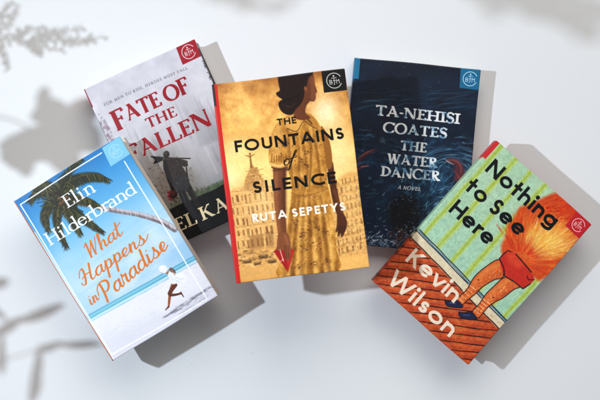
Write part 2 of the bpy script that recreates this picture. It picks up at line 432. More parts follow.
def paint_fate(c):
    n1 = fbm(c.H, c.W, 70, 3); n2 = fbm(c.H, c.W, 18, 9)
    c.a[:] = ramp(c.v, [(0, rgb(208, 206, 218)), (.22, rgb(206, 205, 214)), (.45, rgb(188, 188, 196)), (.62, rgb(158, 158, 160)), (.8, rgb(112, 114, 108)), (1, rgb(80, 82, 78))])
    c.a[:] += ((n1 - .5) * .16 + (n2 - .5) * .05)[..., None]
    e1, e2 = quad_local(c)
    # pale light between tall walls, seen as upright streaks
    c.full(np.exp(-(((c.u - .72) / .2) ** 4 + ((c.v - .62) / .22) ** 4)), rgb(206, 205, 212), .55)
    for i in range(70):
        u = R.uniform(.1, 1.0); v0 = R.uniform(.26, .6); v1 = v0 + R.uniform(.08, .3)
        col = rgb(128, 128, 134) if i % 2 else rgb(224, 223, 230)
        c.stroke([c.uv(u, v0), c.uv(u + R.uniform(-.006, .006), min(v1, .8))], [.3, R.uniform(.8, 3), .3][:2], col, R.uniform(.12, .34), soft=1.0)
    for u, v, w, h in ((.3, .40, .1, .3), (.15, .44, .1, .3), (.9, .44, .09, .3)):
        c.poly([c.uv(u, v + h), c.uv(u, v + .06), c.uv(u + w / 2, v), c.uv(u + w, v + .06), c.uv(u + w, v + h)], rgb(112, 110, 112), .30, 2.2)
    for u in (.70, .735, .775, .81, .85, .89):
        t = R.uniform(.30, .40); c.poly([c.uv(u - .024, .56), c.uv(u - .014, t + .03), c.uv(u, t), c.uv(u + .014, t + .03), c.uv(u + .026, .56)], rgb(136, 136, 144), .32, 2.4)
    def clump(u, v, ru, rv, n, cols, a=.7, s=(.7, 1.9)):
        for _ in range(n):
            t = R.uniform(0, 6.28); r = math.sqrt(R.random())
            c.blob(*c.uv(u + ru * r * math.cos(t), v + rv * r * math.sin(t)), R.uniform(*s), R.uniform(*s), cols[R.randrange(len(cols))], a * R.uniform(.5, 1), .5, R.uniform(0, 3))
    dark = [rgb(52, 50, 54), rgb(70, 66, 70), rgb(30, 30, 34)]
    clump(.0, .30, .06, .16, 90, [rgb(120, 96, 112), rgb(150, 120, 138), rgb(96, 84, 98)], .5)
    clump(.05, .55, .1, .16, 160, [rgb(84, 66, 66), rgb(120, 80, 80), rgb(66, 60, 58)], .5)
    for v in np.linspace(.06, .5, 60):
        w = .004 + .02 * max(0, v - .12) * (1 + math.sin(v * 90)); c.stroke([c.uv(1.0, v), c.uv(1.0 - w - R.uniform(0, .015), v + R.uniform(-.004, .012))], [1.6, .4], dark[R.randrange(3)], .9, .4)
    clump(.97, .46, .05, .08, 90, [rgb(90, 90, 96), rgb(66, 66, 70)], .6)
    c.full(np.exp(-(((c.u - .95) / .1) ** 2 + ((c.v - .66) / .13) ** 2)), rgb(92, 84, 80), .7)
    clump(.95, .62, .07, .14, 220, [rgb(110, 28, 34), rgb(60, 40, 38), rgb(70, 50, 46), rgb(48, 46, 42)], .7, (.5, 1.6))
    clump(.93, .58, .03, .03, 30, [rgb(150, 30, 40), rgb(120, 24, 32)], .85, (.6, 1.4)); clump(.84, .665, .02, .015, 16, [rgb(150, 34, 42)], .85, (.5, 1.2))
    clump(.83, .72, .07, .05, 120, [rgb(110, 104, 98), rgb(80, 80, 72), rgb(140, 134, 128)], .6, (.5, 1.4))
    c.full(np.exp(-(((c.u - .36) / .17) ** 2 + ((c.v - .68) / .15) ** 2)), rgb(128, 116, 102), .75)
    clump(.34, .66, .19, .15, 420, [rgb(96, 88, 76), rgb(134, 122, 106), rgb(74, 66, 58), rgb(150, 138, 122), rgb(84, 60, 54)], .4, (.3, 1.3))
    clump(.30, .74, .04, .03, 30, [rgb(150, 30, 36), rgb(110, 24, 30)], .8, (.6, 1.4))
    clump(.42, .79, .18, .04, 170, [rgb(84, 84, 66), rgb(60, 62, 50), rgb(50, 46, 38)], .7, (.5, 1.4))
    # grass line and dark ground
    g = .800 + .012 * (fbm(c.H, c.W, 25, 31) - .5)
    c.full(np.clip((c.v - g + .028) * 60, 0, 1) * np.clip((c.u - .5) * 6, .25, 1), rgb(70, 92, 58), .75)
    c.full(np.clip((c.v - g) * 120, 0, 1), ramp(n2, [(0, rgb(8, 9, 10)), (1, rgb(26, 26, 28))]))
    for _ in range(90):
        u = R.uniform(.4, 1); c.stroke([c.uv(u, .803), c.uv(u + R.uniform(-.01, .01), .776)], .6, [rgb(82, 108, 64), rgb(48, 64, 42)][_ % 2], .45)
    # the walking warrior seen from behind, axe across the shoulders
    dk, md, lt, bl = rgb(32, 27, 26), rgb(52, 45, 42), rgb(90, 80, 72), rgb(42, 45, 52)
    c.stroke([(150.5, 156), (172, 157.4), (189.5, 157.6)], 1.3, rgb(50, 42, 38))
    c.poly([(150.4, 155.2), (157, 156.4), (162, 156.6), (162.4, 159.4), (158, 161.6), (152.4, 163.2), (154.4, 159.2)], rgb(30, 28, 30), 1, .3)
    c.poly([(178, 186), (187, 178), (191, 184), (195, 191.5), (199.8, 201), (203, 205), (206, 204.6), (205.6, 207.4), (199, 208), (193, 199), (187, 190)], dk, 1, .4)
    c.poly([(175, 184), (183, 182), (186, 190), (189.6, 199), (194, 207), (198.6, 213.6), (201, 215.6), (194, 217.4), (190, 214), (185, 205), (180, 196)], rgb(30, 28, 30), 1, .4)
    c.poly([(162.4, 158), (166, 156.6), (175, 157.2), (182, 158.6), (186.6, 160), (186.4, 164), (181.5, 165), (183.5, 168), (186, 172), (188.4, 178), (190.5, 184), (186, 189), (180, 188), (174.5, 189), (171, 182), (168, 175), (164, 168)], md, 1, .4)
    c.poly([(171.6, 178), (178, 176), (186, 176), (190, 184), (187, 191), (181, 189), (176, 190)], bl, .55, .9)
    c.poly([(162.2, 159), (166, 160), (168, 167), (171, 175), (173.4, 184), (175.4, 190), (172.4, 192), (169.4, 184), (166, 176), (163, 168)], dk, 1, .4)
    c.poly([(180, 158.6), (187, 160), (187.6, 164.6), (184, 166), (180, 164)], rgb(54, 47, 44), 1, .4)
    c.stroke([(186, 164), (186.6, 172), (188.8, 180)], [.8, 1.5, .7], rgb(34, 30, 30), 1, .4, 3)
    c.blob(165.6, 153.6, 3.2, 3.5, rgb(44, 38, 36), 1, .4); c.blob(164.8, 152.4, 1.8, 1.6, rgb(78, 68, 62), .7, .6)
    c.blob(173.9, 193, 3.9, 4.6, rgb(46, 26, 26), 1, .4, .4); c.blob(173.2, 191.8, 2.1, 2.6, rgb(92, 50, 44), .7, .7, .4)
    for i in range(150):
        x, y = R.uniform(163, 188), R.uniform(158, 188)
        if abs((x - 163) - (y - 158) * .5 - 9) > 9.5: continue
        c.blob(x, y, R.uniform(.4, 1.3), R.uniform(.3, .9), [dk, lt, md, rgb(24, 22, 24), bl][R.randrange(5)], R.uniform(.25, .6), .4, R.uniform(0, 3))
    for p in ([(186, 192), (191, 200)], [(181, 190), (186, 201)], [(192, 189), (196, 197)]): c.stroke(p, 1.0, rgb(76, 70, 68), .5, .5)
    # lettering
    red = mixc(rgb(136, 16, 28), rgb(164, 28, 40), n1)
    emblem(c, [(172.3, 47.6), (190.9, 39.3), (198.4, 56), (179.8, 65)], rgb(160, 30, 44), rgb(236, 220, 224), 7.6)
    c.text('FOR MEN TO RISE, HEROES MUST FALL', (102.8, 106.8), (185, 69), 2.7, serif, rgb(70, 70, 78), track=.22, T=.16, tn=.08, space=.5)
    kw = dict(T=.235, tn=.085, sv=.012)
    c.text('FATE OF', (113.6, 128), (189.8, 91), 15.2, serif, red, track=.02, space=.30, big={0: (1.35, -.28), 5: (1.1, 0)}, **kw)
    c.text('THE', (147, 128.6), (176, 115.2), 10.2, serif, red, track=.03, **kw)
    c.text('FALLEN', (127.4, 162.6), (212.4, 123.2), 15.8, serif, red, track=.02, big={0: (1.2, -.18), 5: (1.12, 0)}, **kw)
    gold = mixc(rgb(214, 196, 146), rgb(240, 228, 190), n2)
    c.text('EL KA', (178.5, 231), (231.5, 207.2), 13.5, serif, gold, track=.07, space=.24, T=.2, tn=.07, sv=.07)
    c.stroke([c.uv(.002, 0), c.uv(.002, .105)], 1.6, rgb(150, 24, 38))

def paint_water(c):
    n1 = fbm(c.H, c.W, 60, 5); n2 = fbm(c.H, c.W, 14, 8)
    c.a[:] = ramp(n1 * .7 + c.v * .3, [(.2, rgb(17, 24, 38)), (.6, rgb(19, 33, 54)), (1, rgb(22, 46, 74))]) + ((n2 - .5) * .03)[..., None]
    w = c.a
    hl = [rgb(44, 92, 124), rgb(70, 126, 158), rgb(30, 66, 98), rgb(118, 164, 186)]
    # water swirling in broken arcs round the swimmer
    for i in range(420):
        cx, cy = (452, 176) if i % 2 else (368, 172)
        r = R.uniform(9, 54); a0 = R.uniform(0, 6.28); da = R.uniform(.15, .7) * 22 / (r + 8)
        if i % 2 == 0 and -.3 < math.sin(a0) and R.random() < .5: continue
        j1, j2 = R.uniform(.82, 1.2), R.uniform(.62, .95)
        p = [(cx + (r + R.gauss(0, .8)) * 1.15 * j1 * math.cos(a), cy + (r + R.gauss(0, .8)) * j2 * math.sin(a)) for a in np.linspace(a0, a0 + da, 6)]
        wd = np.array([.1, .7, 1.2, 1.1, .6, .1]) * R.uniform(.3, 1.7)
        c.stroke(p, wd, hl[R.choice([0, 0, 1, 2, 2, 3])], R.uniform(.2, .7), R.choice([.5, .9, 1.4]), 3)
    c.full(np.exp(-(((c.px - 452) / 26) ** 2 + ((c.py - 184) / 26) ** 2)) * np.clip((n2 - .35) * 3, 0, 1), rgb(34, 78, 116), .55)
    c.full(np.exp(-(((c.px - 404) / 46) ** 2 + ((c.py - 160) / 12) ** 2)) * np.clip((n2 - .4) * 3, 0, 1), rgb(28, 66, 104), .5)
    for i in range(44):
        y = R.uniform(92, 112); x = R.uniform(352, 470)
        c.stroke([(x, y), (x + 8, y - 2), (x + R.uniform(14, 34), y - R.uniform(0, 5))], [.1, R.uniform(.5, 1.1), .1], hl[R.randrange(3)], R.uniform(.2, .5), .7, 4)
    for i in range(260):
        t = R.gauss(0, 1); x = 430 + 22 * t; y = 205 + R.gauss(0, 16)
        a = .9 + R.gauss(0, .35); l = R.uniform(3, 11)
        c.stroke([(x, y), (x + l * .5 * math.cos(-a), y + l * .5 * math.sin(-a) + .6), (x + l * math.cos(-a), y + l * math.sin(-a))], [.1, R.uniform(.4, 1.3), .1], hl[R.randrange(4)], R.uniform(.3, .85), .5, 3)
    for i in range(90):
        r = R.uniform(10, 34); a0 = R.uniform(-3.4, 0.6); a1 = a0 + R.uniform(.5, 1.3)
        c.stroke([(453 + r * 1.15 * math.cos(a), 171 + r * .72 * math.sin(a)) for a in np.linspace(a0, a1, 7)], [.1, .4, .8, .9, .7, .4, .1], hl[R.choice([0, 1, 1, 3])], R.uniform(.25, .65), .5, 3)
    # arms breaking the surface at both sides
    c.stroke([(357, 163), (364, 156), (372, 151.5), (377, 150)], [2.5, 3.6, 2.6, .6], rgb(84, 38, 42), .8, 1.2, 5)
    c.stroke([(358, 158.5), (366, 153), (374, 149.5)], [.4, 1.3, .3], rgb(170, 92, 84), .8, .6, 4)
    c.stroke([(356, 171), (362, 167), (368, 166)], [1.6, 2.2, .5], rgb(116, 46, 48), .9, .8, 4)
    c.stroke([(362, 167), (368.5, 166)], .9, rgb(206, 120, 116), .8, .6)
    c.poly([(446, 160), (452, 158.5), (459, 161), (464, 168), (464, 178), (459, 182), (453, 179), (456, 174), (452, 170), (456, 167)], rgb(90, 36, 42), .85, 1.4, 4)
    c.stroke([(447, 160.5), (454, 160.3), (460, 165), (461, 173)], [.8, 1.6, 1.8, .4], rgb(158, 78, 76), .6, 1.0, 5)
    c.stroke([(445, 159.6), (449, 162.5), (453.5, 164.5)], [.4, 1.1, .3], rgb(196, 200, 206), .8, .6, 3)
    c.stroke([(455, 172), (459, 178)], [.6, 2], rgb(150, 60, 58), .7, .8)
    # dark curly head, low in the middle
    c.blob(404, 213, 16, 18, rgb(11, 12, 18), .9, 8)
    for i in range(260):
        a = R.uniform(0, 6.28); r = 15.5 * math.sqrt(R.random()); x, y = 404 + r * math.cos(a), 213 + 1.12 * r * math.sin(a)
        c.blob(x, y, R.uniform(.5, 1.5), R.uniform(.5, 1.5), [rgb(6, 6, 9), rgb(14, 13, 17), rgb(26, 23, 26)][R.randrange(3)], .7, .3)
    for i in range(22):
        a = R.uniform(-2.6, 1.2); r = R.uniform(11, 17); c.blob(404 + r * math.cos(a), 211 + r * math.sin(a), R.uniform(.3, .8), R.uniform(.3, .6), rgb(130, 160, 184), R.uniform(.2, .7), .4)
    # foam along the foot
    for i in range(620):
        x = R.uniform(335, 425); y = 241 + R.gauss(0, 5.5) - abs(x - 385) * .04
        k = R.random()
        col = rgb(202, 212, 220) if k < .3 else rgb(104, 134, 164) if k < .65 else rgb(24, 40, 62)
        l = R.uniform(1, 5); a = R.uniform(-1.2, .6)
        c.stroke([(x, y), (x + l * math.cos(a), y + l * math.sin(a))], [R.uniform(.5, 1.6), .2], col, R.uniform(.3, .85), .5)
    for i in range(90):
        x, y = 401 + R.gauss(0, 6), 235 + R.gauss(0, 4)
        c.stroke([(x, y), (x + R.uniform(-3, 3), y + R.uniform(1, 4))], R.uniform(.5, 1.8), [rgb(60, 34, 30), rgb(86, 56, 48), rgb(24, 18, 20), rgb(14, 16, 22)][R.randrange(4)], .6, .6)
    for i in range(170):
        c.blob(R.uniform(350, 462), R.uniform(196, 246), .5, .4, hl[R.randrange(4)], R.uniform(.2, .7), .3)
    for i in range(26):
        c.blob(R.uniform(352, 476), R.uniform(64, 105), .4, .4, rgb(96, 120, 140), R.uniform(.3, .7), .3)
    # lettering, pale with water showing through
    m = fbm(c.H, c.W, 22, 77, 5)
    ink = ramp(m, [(.28, rgb(92, 134, 168)), (.42, rgb(176, 198, 212)), (.55, rgb(226, 230, 232)), (1, rgb(238, 238, 236))])
    kw = dict(T=.235, tn=.115, sv=.085)
    c.text('TA-NEHISI', (375.2, 115.2), (459.4, 124), 10.4, serif, ink, track=.05, **kw)
    c.text('COATES', (383, 132.3), (446.6, 138.4), 10.2, serif, ink, track=.08, **kw)
    c.text('THE', (400.5, 150.2), (426, 152.8), 9.8, serif, ink, track=.1, **kw)
    c.text('WATER', (387.2, 163.4), (437, 168), 10, serif, ink, track=.06, **kw)
    c.text('DANCER', (380.8, 176), (439.6, 181.2), 10, serif, ink, track=.06, **kw)
    c.text('A NOVEL', (397.5, 188.8), (420, 191), 3.6, serif, rgb(206, 212, 218), track=.14, shear=.22, T=.2, tn=.1, sv=.06)
    emblem(c, [(460.8, 67.5), (480.9, 69.4), (479.6, 90), (459.8, 87.6)], rgb(24, 104, 146), rgb(196, 226, 240), 7.8)
    c.stroke([c.uv(.02, 0), c.uv(.02, .112)], 5, rgb(30, 112, 152), 1, flat=FF)

def paint_fountains(c):
    n1 = fbm(c.H, c.W, 85, 12); n2 = fbm(c.H, c.W, 20, 14); n3 = fbm(c.H, c.W, 5, 15)
    sky = ramp(c.v, [(0, rgb(190, 132, 66)), (.10, rgb(212, 152, 74)), (.24, rgb(234, 180, 92)), (.42, rgb(244, 206, 124)), (.6, rgb(236, 192, 108)), (1, rgb(204, 146, 70))])
    c.a[:] = sky + ((n1 - .5) * .26)[..., None] * np.array([.9, 1, .8])
    cl = np.clip((n1 * .55 + n2 * .45 - .47) * 5, 0, 1) * np.clip(1.2 - abs(c.v - .2) * 4, 0, 1)
    c.full(cl, rgb(248, 212, 122), .6)
    dk_ = np.clip((.47 - n1 * .5 - n2 * .5) * 6, 0, 1) * np.clip(1 - c.v * 3, 0, 1); c.full(dk_, rgb(158, 98, 44), .5)
    G = lambda x, y, rx, ry: np.exp(-(((c.px - x) / rx) ** 2 + ((c.py - y) / ry) ** 2))
    c.full(G(326, 112, 14, 18), rgb(252, 238, 196), .85); c.full(G(236, 150, 16, 12), rgb(252, 228, 160), .6); c.full(G(338, 150, 12, 26), rgb(250, 226, 160), .7)
    c.full(G(228, 178, 14, 14), rgb(254, 232, 170), .8); c.full(G(245, 118, 14, 16), rgb(250, 214, 124), .6)
    # town front on the left with its domed corner, terraces on the right
    o1, o2, o3, o4 = rgb(210, 160, 86), rgb(156, 104, 48), rgb(246, 214, 142), rgb(118, 74, 34)
    L = lambda x, y: (x, y - (x - 250) * .128)      # level lines of the tilted cover
    c.poly([(222, 208), (227, 198), (232.5, 188), (243, 187), (247, 184), (263, 180), (269, 186), (276, 186), (276, 268), (230, 276)], rgb(224, 176, 102), .9, .6)
    c.poly([(243.4, 188), (244.6, 180), (247.2, 174), (249.4, 170), (250.4, 165.6), (253, 165), (255.6, 169), (259.4, 174), (263.4, 179), (265, 190), (255, 196)], rgb(200, 150, 82), 1, .6)
    c.stroke([(251.4, 167), (250.4, 156.4)], [2.6, 1.6], o2, .9, .5); c.stroke([(245.4, 155.2), (250, 156.6), (255, 154)], [.5, 1.7, .6], o2, .85, .5); c.blob(250.2, 154, 1.1, 1.4, o2, .9, .4)
    for k in range(90):
        x, y = R.gauss(254, 4.6), R.uniform(167, 192)
        if abs(x - 254) > (y - 163) * .5: continue
        c.blob(x, y, R.uniform(.5, 1.7), R.uniform(.4, 1.3), [o2, o3, rgb(182, 128, 62), o4][R.randrange(4)], R.uniform(.25, .65), .5)
    for y in (171, 176.6, 183): c.stroke([L(246, y), L(263, y - .4)], .8, o2, .55, .5)
    for y in (189.5, 202.5, 213.5, 225, 236, 247):
        c.stroke([L(226, y + R.uniform(-1, 1)), L(275, y)], R.uniform(.8, 1.5), o2, R.uniform(.2, .45), .8); c.stroke([L(226, y + 1.6), L(275, y + 1.6)], 1.0, o3, .45, .8)
    for j, y in enumerate((195, 206.5, 218, 229.5, 240)):
        x = 228 + y * .02
        while x < 273:
            w = R.uniform(1.4, 2.6); p0, p1 = L(x, y + R.uniform(-.8, .8)), L(x + .8, y + R.uniform(4, 7))
            c.stroke([p0, p1], w, rgb(118, 72, 34), R.uniform(.4, .95), .5)
            if R.random() < .5: c.stroke([(p0[0] + w, p0[1]), (p1[0] + w, p1[1])], .9, o3, .6, .5)
            x += R.uniform(3.2, 6.2)
    for k in range(900):
        x, y = R.uniform(226, 275), R.uniform(186, 252)
        c.stroke([(x, y), (x + R.uniform(.4, 2.4), y + R.uniform(-.5, 1.6))], R.uniform(.4, 1.2), [o2, o3, rgb(190, 136, 70), o3, rgb(238, 198, 122)][R.randrange(5)], R.uniform(.1, .35), .5)
    c.poly([(248, 236), (262, 234), (263, 252), (249, 254)], rgb(142, 92, 44), .55, .8); c.poly([(264, 232), (272, 231), (273, 250), (265, 251)], rgb(126, 80, 40), .5, .8)
    c.poly([(233, 252), (276, 246), (276, 275), (236, 281)], rgb(222, 170, 92), 1, 2.5)
    for k in range(120):
        x, y = R.uniform(234, 274), R.uniform(250, 266)
        c.blob(x, y, R.uniform(.7, 2.6), R.uniform(.4, 1.2), [rgb(120, 78, 40), rgb(158, 110, 56), rgb(242, 206, 136), rgb(94, 60, 32)][R.randrange(4)], R.uniform(.3, .65), .5, -.12)
    for x, y, k in ((262, 256, 1.0), (246, 261, .8), (270.5, 261, .9), (256, 263, .7)):
        c.blob(x, y, 5 * k, 2.0 * k, rgb(96, 64, 36), .8, .7, -.1); c.blob(x, y - 1.6 * k, 3 * k, 1.4 * k, rgb(190, 146, 88), .8, .6, -.1); c.stroke([(x - 4 * k, y + 2 * k), (x + 4.6 * k, y + 1.3 * k)], 1, rgb(46, 28, 18), .8, .6)
    c.poly([(334, 184), (342, 176), (351, 171), (358, 173), (366, 248), (366, 262), (336, 266)], rgb(224, 172, 92), .95, 1.6)
    for k in range(9):
        y = 180 + k * 8.6
        c.stroke([(334, y + 5), (348, y - .5 + R.uniform(-.6, .6)), (364, y - 5 + k * .2)], 1.6, rgb(250, 218, 140), R.uniform(.3, .65), 1.0); c.stroke([(334, y + 7.4), (364, y - 2)], 1.4, rgb(160, 108, 52), .4, 1.0)
        for j in range(6):
            x = 337 + j * 4.6 + R.uniform(-1, 1); c.stroke([(x, y + .4 - j * .8), (x + .5, y + 4.4 - j * .8)], R.uniform(1, 2.2), rgb(124, 76, 34), R.uniform(.35, .85), .5)
    for k in range(480):
        x, y = R.uniform(335, 365), R.uniform(182, 256)
        c.blob(x, y, R.uniform(.4, 1.4), R.uniform(.3, 1), [o2, o3, o4, rgb(250, 222, 150)][R.randrange(4)], R.uniform(.2, .5), .6)
    c.poly([(334, 259), (367, 254), (368, 268), (335, 272)], rgb(238, 188, 100), .9, 1.8)
    c.full(np.clip((c.v - .45) * 6, 0, 1), rgb(240, 200, 130), .12)
    c.full(G(262, 200, 18, 22), rgb(250, 220, 150), .35); c.full(G(352, 200, 12, 30), rgb(248, 212, 134), .35)
    # the woman from behind: arms
    skin, sk2, sk3 = rgb(128, 74, 42), rgb(92, 50, 28), rgb(172, 108, 64)
    c.stroke([(279.6, 163), (279, 186), (279.4, 208), (281.6, 238)], [13, 12, 10.8, 8.4], skin, 1, .6, 6)
    c.stroke([(275.8, 168), (275.4, 190), (276, 210), (278.6, 232)], [3.6, 3.6, 3.2, 2.6], sk3, .7, 1.8, 6); c.stroke([(284.5, 168), (283.6, 190), (283.4, 212)], 4, sk2, .75, 1.8, 5); c.stroke([(274, 170), (286, 169)], 3, sk2, .7, 1.6)
    c.stroke([(330, 164), (332.5, 184), (336.4, 204), (341, 218)], [6, 6.6, 6.8, 6.6], sk2, 1, .6, 6); c.stroke([(334, 190), (339, 206), (343.4, 219)], 2, skin, .8, 1, 4)
    c.poly([(337, 213), (344.4, 216), (346.2, 225), (344, 232), (340.4, 237.6), (339.4, 233), (336.6, 236.4), (337.4, 231), (334.4, 232.6), (336, 225)], sk2, 1, .4, 3)
    for k in range(4): c.stroke([(338.2 + k * 1.9, 226), (336.6 + k * 2.0, 236.5 - k * 1.2)], .8, rgb(56, 30, 18), .8, .4)
    # dress
    fold = .5 + .30 * np.sin((c.px - 280) * .42 + (c.py - 120) * .03 + 4 * n1) * np.clip((c.py - 190) / 40, 0, 1) + (n2 - .5) * .8 + (n3 - .5) * .25
    dress = ramp(np.clip(fold, 0, 1), [(0, rgb(146, 92, 30)), (.5, rgb(198, 140, 54)), (1, rgb(232, 182, 92))])
    c.poly([(287, 116), (299, 113), (306, 113.5), (314, 117), (320, 125), (325, 140), (327, 158), (327, 181), (330, 198), (333.5, 225), (335, 250), (336, 272), (277, 279), (283, 252), (287, 222), (290, 200), (291, 186), (287, 168), (281, 150), (276, 140), (271, 142), (275, 127)], dress, 1, .5, 3)
    c.poly([(274, 129), (281, 121), (288, 126), (289, 150), (287, 166), (279, 168), (271.5, 167), (268.6, 158), (270, 143)], dress, 1, .5, 3); c.poly([(274, 130), (280, 123), (283, 136), (279, 156), (271, 158), (270.4, 144)], rgb(238, 190, 104), .55, 2, 3)
    c.poly([(321, 126), (327, 134), (331, 148), (332, 166), (327, 168), (324, 150)], rgb(160, 104, 40), 1, .5, 3)
    c.stroke([(271, 164), (279, 166), (287, 163)], 2.6, rgb(242, 198, 116), .9, .4, 4); c.stroke([(271.5, 167.4), (279, 169.2), (287, 166.8)], 1.2, rgb(84, 46, 22), .8, .5, 4)
    for k in range(7): c.stroke([(272 + k * 2.3, R.uniform(152, 157)), (271.6 + k * 2.4, 162)], .9, rgb(120, 74, 30), .75, .5)
    for p in ([(288, 128), (290, 160), (293, 188)], [(302, 138), (307, 170), (303, 194)], [(313, 126), (318, 160), (322, 190)], [(291, 193), (308, 196), (327, 189)], [(297, 130), (299, 160), (297, 190)], [(308, 128), (311, 150), (309, 186)]):
        c.stroke(p, [.8, 2.4, .8], rgb(124, 74, 24), R.uniform(.4, .65), 1.2, 5); c.stroke([(x + 2.4, y) for x, y in p], [.5, 1.6, .5], rgb(244, 200, 116), .4, 1.2, 5)
    for x0, x1 in ((294, 283), (298, 291), (303, 300), (308, 310), (314, 320), (320, 328)):
        c.stroke([(x0, 196), ((x0 + x1) / 2, 232), (x1, 275)], [.8, 2.6, 3.6], rgb(122, 74, 26), R.uniform(.4, .65), 1.8, 5); c.stroke([(x0 + 3, 198), ((x0 + x1) / 2 + 3.2, 232), (x1 + 4, 275)], [.6, 1.8, 2.6], rgb(246, 200, 110), .5, 1.4, 5)
    c.poly([(287, 118), (297, 113.6), (304, 121), (298, 131), (287, 128)], rgb(222, 172, 88), .85, .5, 3); c.poly([(304, 114), (309, 113), (316, 119), (319, 129), (310, 125)], rgb(190, 134, 56), 1, .5, 3)
    c.stroke([(287, 128), (297, 131), (304, 121), (310, 125), (319, 130)], .9, rgb(104, 60, 24), .8, .5, 4); c.stroke([(304, 119), (306, 116), (312, 124)], 1.6, rgb(70, 38, 20), .7, .7)
    for i in range(330):
        v = R.random(); y = 128 + v * 146
        x0 = 276 + max(0, min(14, (y - 140) * .3)) if y < 195 else 290 - (y - 195) * .12
        x = R.uniform(x0 + 2, 321 + (y - 128) * .09)
        c.blob(x, y, R.uniform(.3, 1.0), R.uniform(.25, .6), [rgb(98, 60, 32), rgb(120, 74, 36), rgb(84, 60, 44), rgb(244, 206, 130)][R.randrange(4)], R.uniform(.2, .55), .3, R.uniform(0, 3))
    for bx, by in ((303, 232), (300, 236), (309, 222), (301, 250), (318, 246), (296, 268), (326, 232), (312, 264), (320, 210), (300, 160), (305, 164), (311, 140), (284, 145), (306, 152), (298, 180), (325, 262), (316, 228), (294, 222)):
        for _ in range(14): c.blob(bx + R.gauss(0, 2.4), by + R.gauss(0, 1.8), R.uniform(.4, 1.3), R.uniform(.25, .6), [rgb(84, 50, 28), rgb(58, 38, 28), rgb(120, 62, 40)][R.randrange(3)], R.uniform(.35, .8), .3, R.uniform(0, 3))
    # neck, face turned away, hair rolled at the nape
    c.poly([(299, 102), (306, 96), (311, 100), (306.5, 106), (306, 113), (311, 117.5), (303, 120), (294, 116.5)], rgb(116, 64, 36), 1, .5, 3)
    c.poly([(303, 84), (308, 73), (313.8, 72.5), (315.4, 79), (316, 85), (318, 91), (316.4, 93.4), (316.6, 97.5), (314.6, 101.2), (309.4, 101), (305.6, 104), (302, 98)], rgb(112, 62, 36), 1, .4, 3)
    c.poly([(311, 78), (315, 77), (316, 86), (317, 92), (315, 99), (311.5, 99), (312, 90)], rgb(150, 90, 54), .55, 1.2, 3)
    c.stroke([(306, 103), (304, 112)], 3, rgb(100, 58, 34), .6, 1.2)
    hair = rgb(38, 22, 18)
    c.poly([(280, 74.6), (292, 72.8), (312.5, 69.8), (313.8, 74), (309.6, 78), (307.6, 86), (305.6, 91), (304.4, 98), (301, 104.5), (296, 109.5), (293.4, 114), (288, 114.5), (283, 112), (279.8, 107), (279.5, 102), (283, 99.4), (278.5, 96), (277, 92.5), (280.6, 90), (279.4, 82)], hair, 1, .4, 3)
    for k in range(16):
        t = k / 15; c.stroke([(283 + 24 * t, 73.5 - 2.5 * t), (282 + 21 * t, 88), (284 + 15 * t, 100 + 2 * math.sin(3 * t))], [.3, .9, .4], [rgb(54, 32, 24), rgb(18, 10, 9)][k % 2], .5, .7, 5)
    c.stroke([(281, 100.5), (290, 99), (301, 95)], [.5, 1.3, .5], rgb(14, 8, 7), .8, .6, 5); c.stroke([(283, 104), (290, 106.5), (297, 103)], [.3, 1.4, .3], rgb(84, 52, 38), .7, .6, 5)
    c.blob(306.4, 88.5, 1.5, 2.4, rgb(158, 98, 60), 1, .5, -.2); c.stroke([(306.2, 87), (306.8, 90)], .6, rgb(90, 48, 30), .8)
    # red fan and hand
    c.poly([(272.3, 251.4), (278, 247), (284, 245), (292.6, 251), (290, 260), (286.2, 272.4), (279, 262)], rgb(178, 32, 32), 1, .4); c.poly([(284, 245), (292.6, 251), (286.2, 272.4)], rgb(206, 48, 40), .8, .5)
    c.poly([(277.4, 234), (285.8, 233), (288.6, 240), (289.4, 248), (289, 256), (287.2, 261), (284.6, 260), (283.4, 253), (280, 250), (277, 251), (275.4, 248), (276.4, 241)], rgb(142, 84, 50), 1, .5, 3); c.stroke([(277, 240), (276.6, 246), (274.8, 250)], [2.4, 2, 1.2], rgb(150, 90, 54), 1, .4, 3)
    c.stroke([(284, 236), (286.6, 244), (287.2, 252)], [2.4, 2.4, 1.4], rgb(176, 112, 68), .6, 1.0, 3)
    for k in range(3): c.stroke([(283.2 + k * 1.9, 246), (283.4 + k * 2.0, 259)], .7, rgb(84, 46, 28), .7, .4)
    c.stroke([(278.6, 250), (282, 261.5)], .9, rgb(232, 206, 180), .8); c.stroke([(279, 262), (282, 259)], .8, rgb(232, 206, 180), .7)
    c.a[:] = np.clip(c.a * (1 + (n3 - .5)[..., None] * .10 + (n2 - .5)[..., None] * .08), 0, 1)
    c.a[:] = np.clip(np.clip(c.a, 0, 1) ** 1.03 * np.array([1.0, .965, .98]) * (1 + .25 * (c.a.mean(-1, keepdims=True) - .5)), 0, 1)
    # lettering
    bk = rgb(12, 9, 8)
    c.text('THE', (277.8, 125.6), (297, 123.1), 6.9, sans, bk, track=.12, t=.215)
    c.text('FOUNTAINS', (235.6, 152.6), (345, 138.5), 11.7, sans, bk, track=.09, t=.22)
    c.text('of', (283, 165.5), (295, 163.8), 12.5, script, bk, track=0, shear=.25, t=.10)
    c.text('SILENCE', (252.4, 193.6), (336.6, 183), 11.8, sans, bk, track=.13, t=.22)
    c.text('RUTA SEPETYS', (251.6, 222.4), (345.6, 210.3), 8.4, sans, rgb(252, 246, 234), track=.14, space=.30, t=.215)
    emblem(c, [(322.6, 71), (346.2, 67.6), (348, 89.6), (324.9, 92.6)], rgb(20, 18, 20), rgb(226, 222, 214), 8.4)
    c.stroke([c.uv(.016, 0), c.uv(.016, 1)], 4.9, rgb(206, 38, 36), 1, flat=FF)
